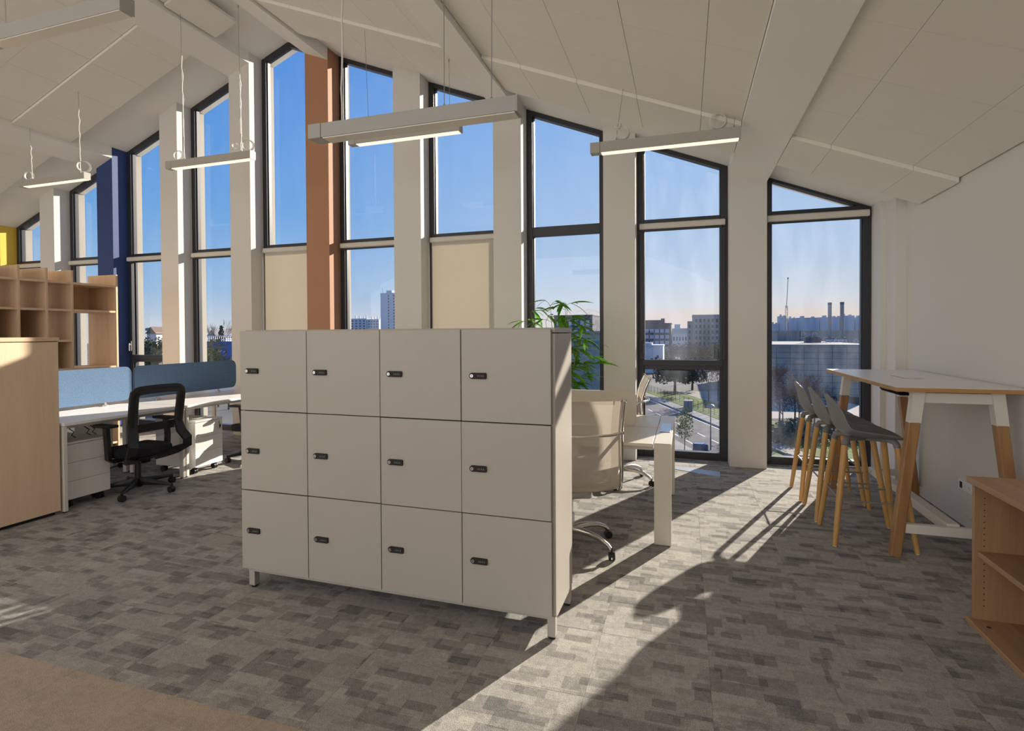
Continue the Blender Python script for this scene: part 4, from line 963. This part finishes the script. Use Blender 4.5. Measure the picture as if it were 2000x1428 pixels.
# dark cladded hall in front
HY = 118
h1, x0, x1, zt = building('big blue grey clad hall below the factory', 1490, 1712, 677, HY, 44, X_['slate'])
for k in range(1, 9): G(h1).box(x0, x1, HY-.03, HY, zt-k*1.15-.03, zt-k*1.15+.03).obj('joint', X_['darkcl'], h1)
for k in range(1, 8): G(h1).box(x0+k*(x1-x0)/8-.03, x0+k*(x1-x0)/8+.03, HY-.03, HY, GZ, zt).obj('joint', X_['darkcl'], h1)
G(h1).box(x0, x1, HY-.2, HY+.1, zt+.2, zt+.4).obj('roof_edge', X_['metal'], h1)
for px, lab in ((1620.5, 'left one of two slim steel chimneys on the factory'), (1644.5, 'right one of two slim steel chimneys on the factory')):
    yt = 591 if px < 1630 else 590; b = px_at(px, 676, 150); tp = px_at(px, yt, 150)
    b.z = zt+3.36
    t = thing('chimney', lab, 'chimney', (b.x, 150, b.z-3), group='chimneys of the factory')
    G(t).cyl((b.x, 150, b.z-3), (b.x, 150, tp.z-.6), .42, 18).obj('stack', X_['metal'], t, True)
    G(t).cyl((b.x, 150, tp.z-.6), (b.x, 150, tp.z), .45, 18).obj('rim', X_['darkcl'], t, True)
    G(t).box(b.x-.8, b.x+.8, 149.2, 150.8, b.z-3, b.z-1.9).obj('plinth', X_['metal'], t)
t = thing('pipe_frame', 'white pipe railing around the chimneys on the hall roof', 'railing', (*px_at(1632, 676, 135).xy, px_at(1632, 676, 135).z))
za, zb_ = zt+.56, px_at(1632, 664, 135).z
xs_ = [px_at(p, 670, 135).x for p in (1614, 1622, 1630, 1638, 1646, 1653)]
for x in xs_: G(t).tube([(x, 135, za-.2), (x, 135, zb_)], .05, 6).obj('post', X_['line'], t)
G(t).tube([(xs_[0], 135, zb_), (xs_[-1], 135, zb_)], .05, 6).tube([(xs_[0], 135, (za+zb_)/2), (xs_[-1], 135, (za+zb_)/2)], .04, 6).obj('rail', X_['line'], t)
c = px_at(1587, 675, 140); c.z = zt+1.06
t = thing('cooling_unit', 'dark cooling unit on the hall roof left of the chimneys', 'machine', (c.x, 140, c.z-.6))
G(t).box(c.x-1.6, c.x+1.6, 139.2, 141, c.z-.7, c.z+.6).obj('body', X_['darkcl'], t)
for dx in (-.6, .5): G(t).cyl((c.x+dx, 140, c.z+.6), (c.x+dx, 140, c.z+1.1), .4, 14).obj('fan', X_['metal'], t)
b = px_at(1536, 660, 210); m1 = px_at(1536.5, 597, 210); tp = px_at(1539, 545, 210)
t = thing('lattice_mast', 'thin lattice mast with a long pole behind the factory', 'mast', (b.x, 210, GZ))
g = G(t)
for sx in (-1, 1): g.tube([(b.x+sx*.45, 210, GZ), (b.x+sx*.3, 210, m1.z)], .09, 5)
for k in range(22):
    z0 = GZ+(m1.z-GZ)*k/22; z1 = GZ+(m1.z-GZ)*(k+1)/22; s = 1 if k % 2 else -1; g.tube([(b.x+s*.4, 210, z0), (b.x-s*.4, 210, z1)], .05, 4)
g.obj('lattice', X_['metal'], t); G(t).tube([(b.x, 210, m1.z-1), (tp.x, 210, tp.z)], .11, 6).obj('pole', X_['metal'], t); G(t).cyl((tp.x, 210, tp.z), (tp.x, 210, tp.z+.5), .25, 8).obj('tip', X_['darkcl'], t)

mat = _mat0
# ---------------------------------------------------------------- vegetation
def leaves(g, c, rad, n, size, shell=.5):
    c = Vector(c)
    for _ in range(n):
        d = Vector((rng.gauss(0, 1), rng.gauss(0, 1), rng.gauss(0, 1))).normalized(); f = shell+(1-shell)*rng.random()**.5
        p = c+Vector((d.x*rad[0], d.y*rad[1], d.z*rad[2]))*f
        a = Vector((rng.gauss(0, 1), rng.gauss(0, 1), rng.gauss(0, 1))).normalized(); b_ = a.orthogonal().normalized(); s = size*rng.uniform(.6, 1.3)
        g._add([p-a*s, p+b_*s*.6, p+a*s, p-b_*s*.6], [(0, 1, 2, 3)])
def tree(label, pos, h_, r, m, n=700, leaf=.28, trunk=.16, kind='broad', group='trees outside the windows', name='tree'):
    pos = Vector(pos); t = thing(name, label, 'tree', pos, group=group)
    G(t).tube([pos, pos+Vector((.05, 0, h_*.35)), pos+Vector((0, .1, h_*.7))], [trunk, trunk*.75, trunk*.35], 7).obj('trunk', X_['bark'], t)
    g = G(t)
    if kind == 'broad':
        for k in range(7):
            a = k*2.4; leaves(g, pos+Vector((math.cos(a)*r*.5, math.sin(a)*r*.5, h_*(.55+.06*(k % 4)))), (r*.6, r*.6, h_*.24), n//7, leaf)
    elif kind == 'cone':
        for k in range(8):
            f = k/8; leaves(g, pos+Vector((0, 0, h_*(.28+.72*f))), (r*(1-f)+.1, r*(1-f)+.1, h_*.06), int(n/8*(1.2-f*.6)), leaf, .2)
    elif kind == 'oval':
        leaves(g, pos+Vector((0, 0, h_*.62)), (r, r, h_*.4), n, leaf, .15)
    g.obj('crown', m, t); return t
def bare(label, pos, h_, spread, m, depth=5, group='leafless trees outside', tr=.13, name='bare_tree', buds=0):
    pos = Vector(pos); t = thing(name, label, 'tree', pos, group=group); g = G(t)
    G(t).tube([pos, pos+Vector((0, 0, h_*.3))], [tr, tr*.7], 6).obj('trunk', X_['bark'], t)
    def grow(p, d, L, r, k):
        e = p+d*L; g.tube([p, e], [max(r, tr*.11), max(r*.6, tr*.09)], 3)
        if k <= 0: return
        for _ in range(3 if k > 1 else 4):
            nd = (d+Vector((rng.gauss(0, 1), rng.gauss(0, 1), rng.gauss(0, .6)+.25))*spread).normalized()
            grow(p+d*L*rng.uniform(.5, 1), nd, L*rng.uniform(.62, .85), r*.6, k-1)
    grow(pos+Vector((0, 0, h_*.25)), Vector((0, 0, 1)), h_*.28, tr*.7, depth)
    g.obj('branches', m, t)
    if buds:
        g = G(t); leaves(g, pos+Vector((0, 0, h_*.62)), (h_*.33, h_*.33, h_*.38), buds, .13, .15); g.obj('twig_tips', m, t)
    return t
tree('small yellow green conical street tree tied to a stake, by the near pavement', at_z(1337, 880, GZ+.1), 4.6, .95, X_['young'], 420, .13, .05, 'oval')
tree('dark evergreen tree beyond the street, left part of the lower pane', at_z(1318, 772, GZ), 7.2, 4.2, X_['ever'], 1500, .38, .3)
tree('dark evergreen shrub tree behind the grass verge, right of the other evergreen', at_z(1352, 762, GZ), 5.2, 3.0, X_['ever'], 900, .3, .25)
bare('reddish leafless tree beyond the verge, in front of the pale car park', at_z(1384, 786, GZ), 7.8, .42, X_['twig'], 5, buds=420)
bare('reddish leafless tree right of its twin, at the edge of the frame', at_z(1402, 784, GZ), 7.2, .45, X_['twig'], 5, buds=380)
p_ = at_y(1316, 668, 205); bt = tree('first from the left of the brown winter trees before the apartment blocks', (p_.x, p_.y, GZ), 9.2, 4.2, X_['twigb'], 520, .36, .2, group='brown winter trees')
ORD = ('second', 'third', 'fourth', 'fifth', 'sixth', 'seventh', 'eighth and last')
for k, px in enumerate((1332, 1345, 1358, 1371, 1384, 1398, 1412)):
    c = copy_tree(bt); p = at_y(px, 668, 196+7*(k % 3)); c['label'] = ORD[k]+' from the left of the brown winter trees before the apartment blocks'; c.location = (p.x, p.y, GZ); c.rotation_euler.z = k*1.3; s = .85+.1*(k % 3); c.scale = (s, s, s)
for ch in (tree('olive green tree at the foot of the beige block', at_z(1405, 720, GZ), 9, 3.6, X_['olive'], 700, .4, .2), tree('dark shrub at the corner of the dark block', at_z(1299, 716, GZ), 6.5, 3.2, X_['ever'], 600, .36, .2)): pass
for q_, (px_, lab_) in enumerate(((1522, 'brownish winter bush before the grey hall, at the left edge of that window'), (1552, 'brownish winter bush before the grey hall, above the farthest stool'), (1590, 'brownish winter bush before the grey hall, above the middle stool'))):
    p_ = at_z(px_, 842, GZ); tree(lab_, p_, 8.2-q_*.9, 2.6, X_[('twig', 'twigb', 'twig')[q_]], 620, .16, .12, group='winter bushes before the hall')
bare('greyish leafless thicket in front of the hall, left of the stools', at_z(1535, 880, GZ)+Vector((0, 2, 0)), 8.6, .55, X_['twig'], 6, tr=.12)
bare('leafless thicket in front of the hall, behind the farthest stool', at_z(1575, 876, GZ)+Vector((0, 4, 0)), 8.0, .55, X_['twigb'], 6, tr=.12)
bare('tall leafless shrub at the left edge of the right hand window', at_z(1512, 868, GZ)+Vector((0, 6, 0)), 9.2, .5, X_['twig'], 6, tr=.12)
tree('round clipped shrub on the lawn below the right hand window', at_z(1560, 888, GZ), 3.6, 2.6, X_['hedge'], 900, .22, .1, 'oval')
hd = thing('hedge', 'low green hedge in front of the blue grey hall', 'hedge', at_z(1600, 868, GZ))
for k, px in enumerate(range(1500, 1720, 14)):
    p = at_z(px, 866, GZ); g = G(hd); leaves(g, p+Vector((0, 0, .8)), (1.0, .9, 1.1), 130, .2, .3); g.obj('foliage', X_['hedge'], hd)
setp(ground('lawn', [(4, 42), (34, 42), (34, 72), (8, 72)], GZ+.02, X_['grass']), 'lawn below the right hand window')
setp(ground('shrub_bed', [(10, 74), (46, 60), (46, 117), (10, 117)], GZ+.03, X_['bed']), 'dark planted ground before the grey hall')
# street furniture
p = at_z(1388, 879, GZ)
t = thing('street_lamp', 'dark street lamp with a domed head beside the street', 'street lamp', p)
hL = at_y(1388, 795, p.y).z
G(t).tube([p, (p.x, p.y, hL)], [.07, .05], 8).obj('pole', X_['darkcl'], t)
g = G(t); g.grid([[(p.x+r_*math.cos(a), p.y+r_*math.sin(a), hL+z) for a in [2*math.pi*i/16 for i in range(16)]] for r_, z in ((.42, 0), (.38, .14), (.25, .26), (.02, .32))], True); g.obj('lamp_head', X_['metal'], t, True)
p = at_z(1344, 803, GZ+.15)
t = thing('utility_cabinet', 'grey utility cabinet standing on the verge by the fence', 'cabinet', p)
G(t).box(p.x-.65, p.x+.65, p.y-.3, p.y+.3, p.z, p.z+1.55).obj('body', X_['pave'], t); G(t).box(p.x-.7, p.x+.7, p.y-.35, p.y+.35, p.z+1.55, p.z+1.7).obj('lid', X_['white2'], t); G(t).box(p.x-.03, p.x+.03, p.y-.32, p.y-.3, p.z+.1, p.z+1.5).obj('door_joint', X_['darkcl'], t)
t = thing('mesh_fence', 'thin dark wire fence along the grass verge', 'fence', (*rd(33.2, 80), GZ))
for k in range(28):
    q = rd(33.2, 58+k*2.1); G(t).tube([(*q, GZ), (*q, GZ+1.5)], .04, 5).obj('post', X_['darkcl'], t)
g = G(t)
for z in (.3, .6, .9, 1.2, 1.45): g.tube([(*rd(33.2, 58), GZ+z), (*rd(33.2, 115), GZ+z)], .018, 4)
g.obj('wire', X_['darkcl'], t)
p = at_z(1368, 881, GZ+.1)
t = thing('litter_bin', 'blue topped street bin on the near pavement', 'bin', p)
G(t).box(p.x-.75, p.x+.75, p.y-.4, p.y+.4, p.z, p.z+.75).obj('body', X_['darkcl'], t); G(t).box(p.x-.65, p.x+.65, p.y-.34, p.y+.34, p.z+.75, p.z+.8).obj('lid', X_['bluewall'], t)
p = at_z(1341, 706, GZ)
t = thing('white_van', 'small white van parked in the distance below the apartment blocks', 'van', p)
G(t).prism([(p.x-2.4, GZ+.4), (p.x+2.4, GZ+.4), (p.x+2.4, GZ+1.3), (p.x+1.6, GZ+1.5), (p.x+1.1, GZ+2.3), (p.x-2.4, GZ+2.3)], 'y', p.y-1, p.y+1, bev=.08).obj('body', X_['line'], t)
G(t).prism([(p.x+.2, GZ+1.45), (p.x+1.45, GZ+1.45), (p.x+1.0, GZ+2.1), (p.x+.2, GZ+2.1)], 'y', p.y-1.03, p.y-1).obj('window', X_['wind'], t)
for dx in (-1.5, 1.5): G(t).cyl((p.x+dx, p.y-1.02, GZ+.4), (p.x+dx, p.y+1.02, GZ+.4), .4, 14).obj('wheel', X_['darkcl'], t)

# ---- left side windows
tree('tall dark conifer beyond the blue hoarding', at_y(432, 640, 120).xy.to_3d()+Vector((0, 0, GZ)), at_y(432, 632, 120).z-GZ, 2.6, X_['ever'], 700, .34, .2, 'cone')
bare('tall thin leafless tree left of the conifer', at_y(421, 640, 118).xy.to_3d()+Vector((0, 0, GZ)), at_y(421, 631, 118).z-GZ, .22, X_['twigb'], 5, tr=.15)
for k, (px, yt, Y, lab) in enumerate(((415, 659, 130, 'white gabled house left of the conifer'), (444, 656, 150, 'white house with dark roof right of the conifer'), (468, 655, 170, 'pale house on the left skyline by the lockers'), (296, 652, 140, 'white house among the trees, left of the beige pillars'))):
    t, x0, x1, zt = building(lab, px-9, px+9, yt, Y, 9, X_['white2'], 3, 2, X_['wind'], win=(.3, .25), name='house')
    G(t).prism([(x0-.4, zt), (x1+.4, zt), ((x0+x1)/2, zt+2.4)], 'y', Y-.4, Y+9).obj('roof', X_['roofr'] if k % 2 else X_['roofg'], t)
t, x0, x1, zt = building('long blue hoarding wall with white railing on top', 396, 470, 670, 92, .4, X_['bluewall'], name='hoarding')
g = G(t); g.tube([(x0, 92, zt+1.5), (x1, 92, zt+1.5)], .07, 4).tube([(x0, 92, zt+.7), (x1, 92, zt+.7)], .05, 4); g.obj('rail', X_['line'], t)
for k in range(18): G(t).box(x0+k*(x1-x0)/18, x0+k*(x1-x0)/18+.14, 91.9, 92, zt+.2, zt+1.55).obj('baluster', X_['line'], t)
for k, (px, Y, m, lab) in enumerate(((405, 82, 'olive', 'olive green tree left of the blue hoarding'), (425, 74, 'hedge', 'green shrub in front of the blue hoarding'), (445, 72, 'hedge', 'leafy green shrub at the right of the blue hoarding'), (270, 100, 'olive', 'yellowish tree in the window right of the navy pillar'), (290, 92, 'twigless', 'grey green tree in the window right of the navy pillar'), (308, 104, 'olive', 'autumn green tree at the right of that window'))):
    p = at_y(px, 650, Y); tree(lab, (p.x, p.y, GZ), (at_y(px, 655 if px < 400 or px < 410 else 692, Y).z-GZ)*1.0, 3.2, X_.get(m, X_['ever']), 700, .36, .18)
b = at_y(301, 655, 420)
t = thing('tower_crane', 'distant tower crane above the trees, seen left of the beige pillars', 'crane', (b.x, 420, GZ)); zc = at_y(301, 642, 420).z
G(t).box(b.x-.7, b.x+.7, 419.3, 420.7, GZ, zc+2).obj('mast', X_['metal'], t)
G(t).prism([(b.x-11, zc), (b.x+30, zc), (b.x+30, zc+.6), (b.x, zc+1.4), (b.x-11, zc+.6)], 'y', 419.4, 420.6).obj('jib', X_['metal'], t)
G(t).box(b.x-11, b.x-7, 419, 421, zc-2, zc).obj('counterweight', X_['metal'], t)

# ================================================================ tidy up: one piece, one object
SPLIT = {'end_cap', 'rail', 'leg_frame', 'frame', 'glazing_bead', 'sash', 'transom', 'foot', 'mount_plate', 'flap', 'clamp', 'plinth', 'side_panel',
         'penthouse', 'flap_gap', 'underframe', 'slab', 'beige_carpet', 'suspension_wire', 'end_leg', 'gas_lift', 'mechanism', 'footrest', 'key_fob', 'body', 'handle', 'wire', 'pin_hole', 'cable_basket'}
STUFF = {'peg_holes', 'number_wheels', 'branches', 'crown', 'foliage', 'cord_coil', 'lattice', 'twig_tips'}
KIND = {'cable_basket': 'basket_wire', 'leg_frame': 'leg'}
def islands(me):
    n = len(me.vertices); p = list(range(n))
    def f(a):
        while p[a] != a: p[a] = p[p[a]]; a = p[a]
        return a
    for e in me.edges:
        a, b = f(e.vertices[0]), f(e.vertices[1])
        if a != b: p[a] = b
    g = {}
    for i in range(n): g.setdefault(f(i), []).append(i)
    return list(g.values())
_cache = {}
for o in list(bpy.data.objects):
    if o.type != 'MESH': continue
    base = o.name.split('.')[0]
    if base in STUFF and o.parent is not None: o['kind'] = 'stuff'
    if base not in SPLIT or o.parent is None or o.modifiers: continue
    me = o.data
    if me.name not in _cache:
        isl = islands(me)
        if len(isl) < 2: _cache[me.name] = None
        else:
            meshes = []; smooth = [pl_.use_smooth for pl_ in me.polygons]
            for vs_ in isl:
                idx = {v: i for i, v in enumerate(vs_)}; S_ = set(vs_)
                fs = [pl_ for pl_ in me.polygons if pl_.vertices[0] in S_]
                nm_ = bpy.data.meshes.new(KIND.get(base, base))
                nm_.from_pydata([me.vertices[v].co[:] for v in vs_], [], [[idx[v] for v in pl_.vertices] for pl_ in fs])
                nm_.materials.append(me.materials[0])
                if any(smooth): nm_.shade_smooth(); nm_.set_sharp_from_angle(angle=R(45))
                meshes.append(nm_)
            _cache[me.name] = meshes
    meshes = _cache[me.name]
    if not meshes: continue
    big = max(meshes, key=lambda m_: len(m_.vertices))
    kids = list(o.children)
    for m_ in meshes:
        if m_ is big: o.data = m_; continue
        c = bpy.data.objects.new(KIND.get(base, base), m_); col.objects.link(c); c.parent = o.parent
        c.location = o.location; c.rotation_euler = o.rotation_euler; c.scale = o.scale
        if 'label' in o.keys(): c['label'] = o['label']
    if base in KIND: o.name = KIND[base]
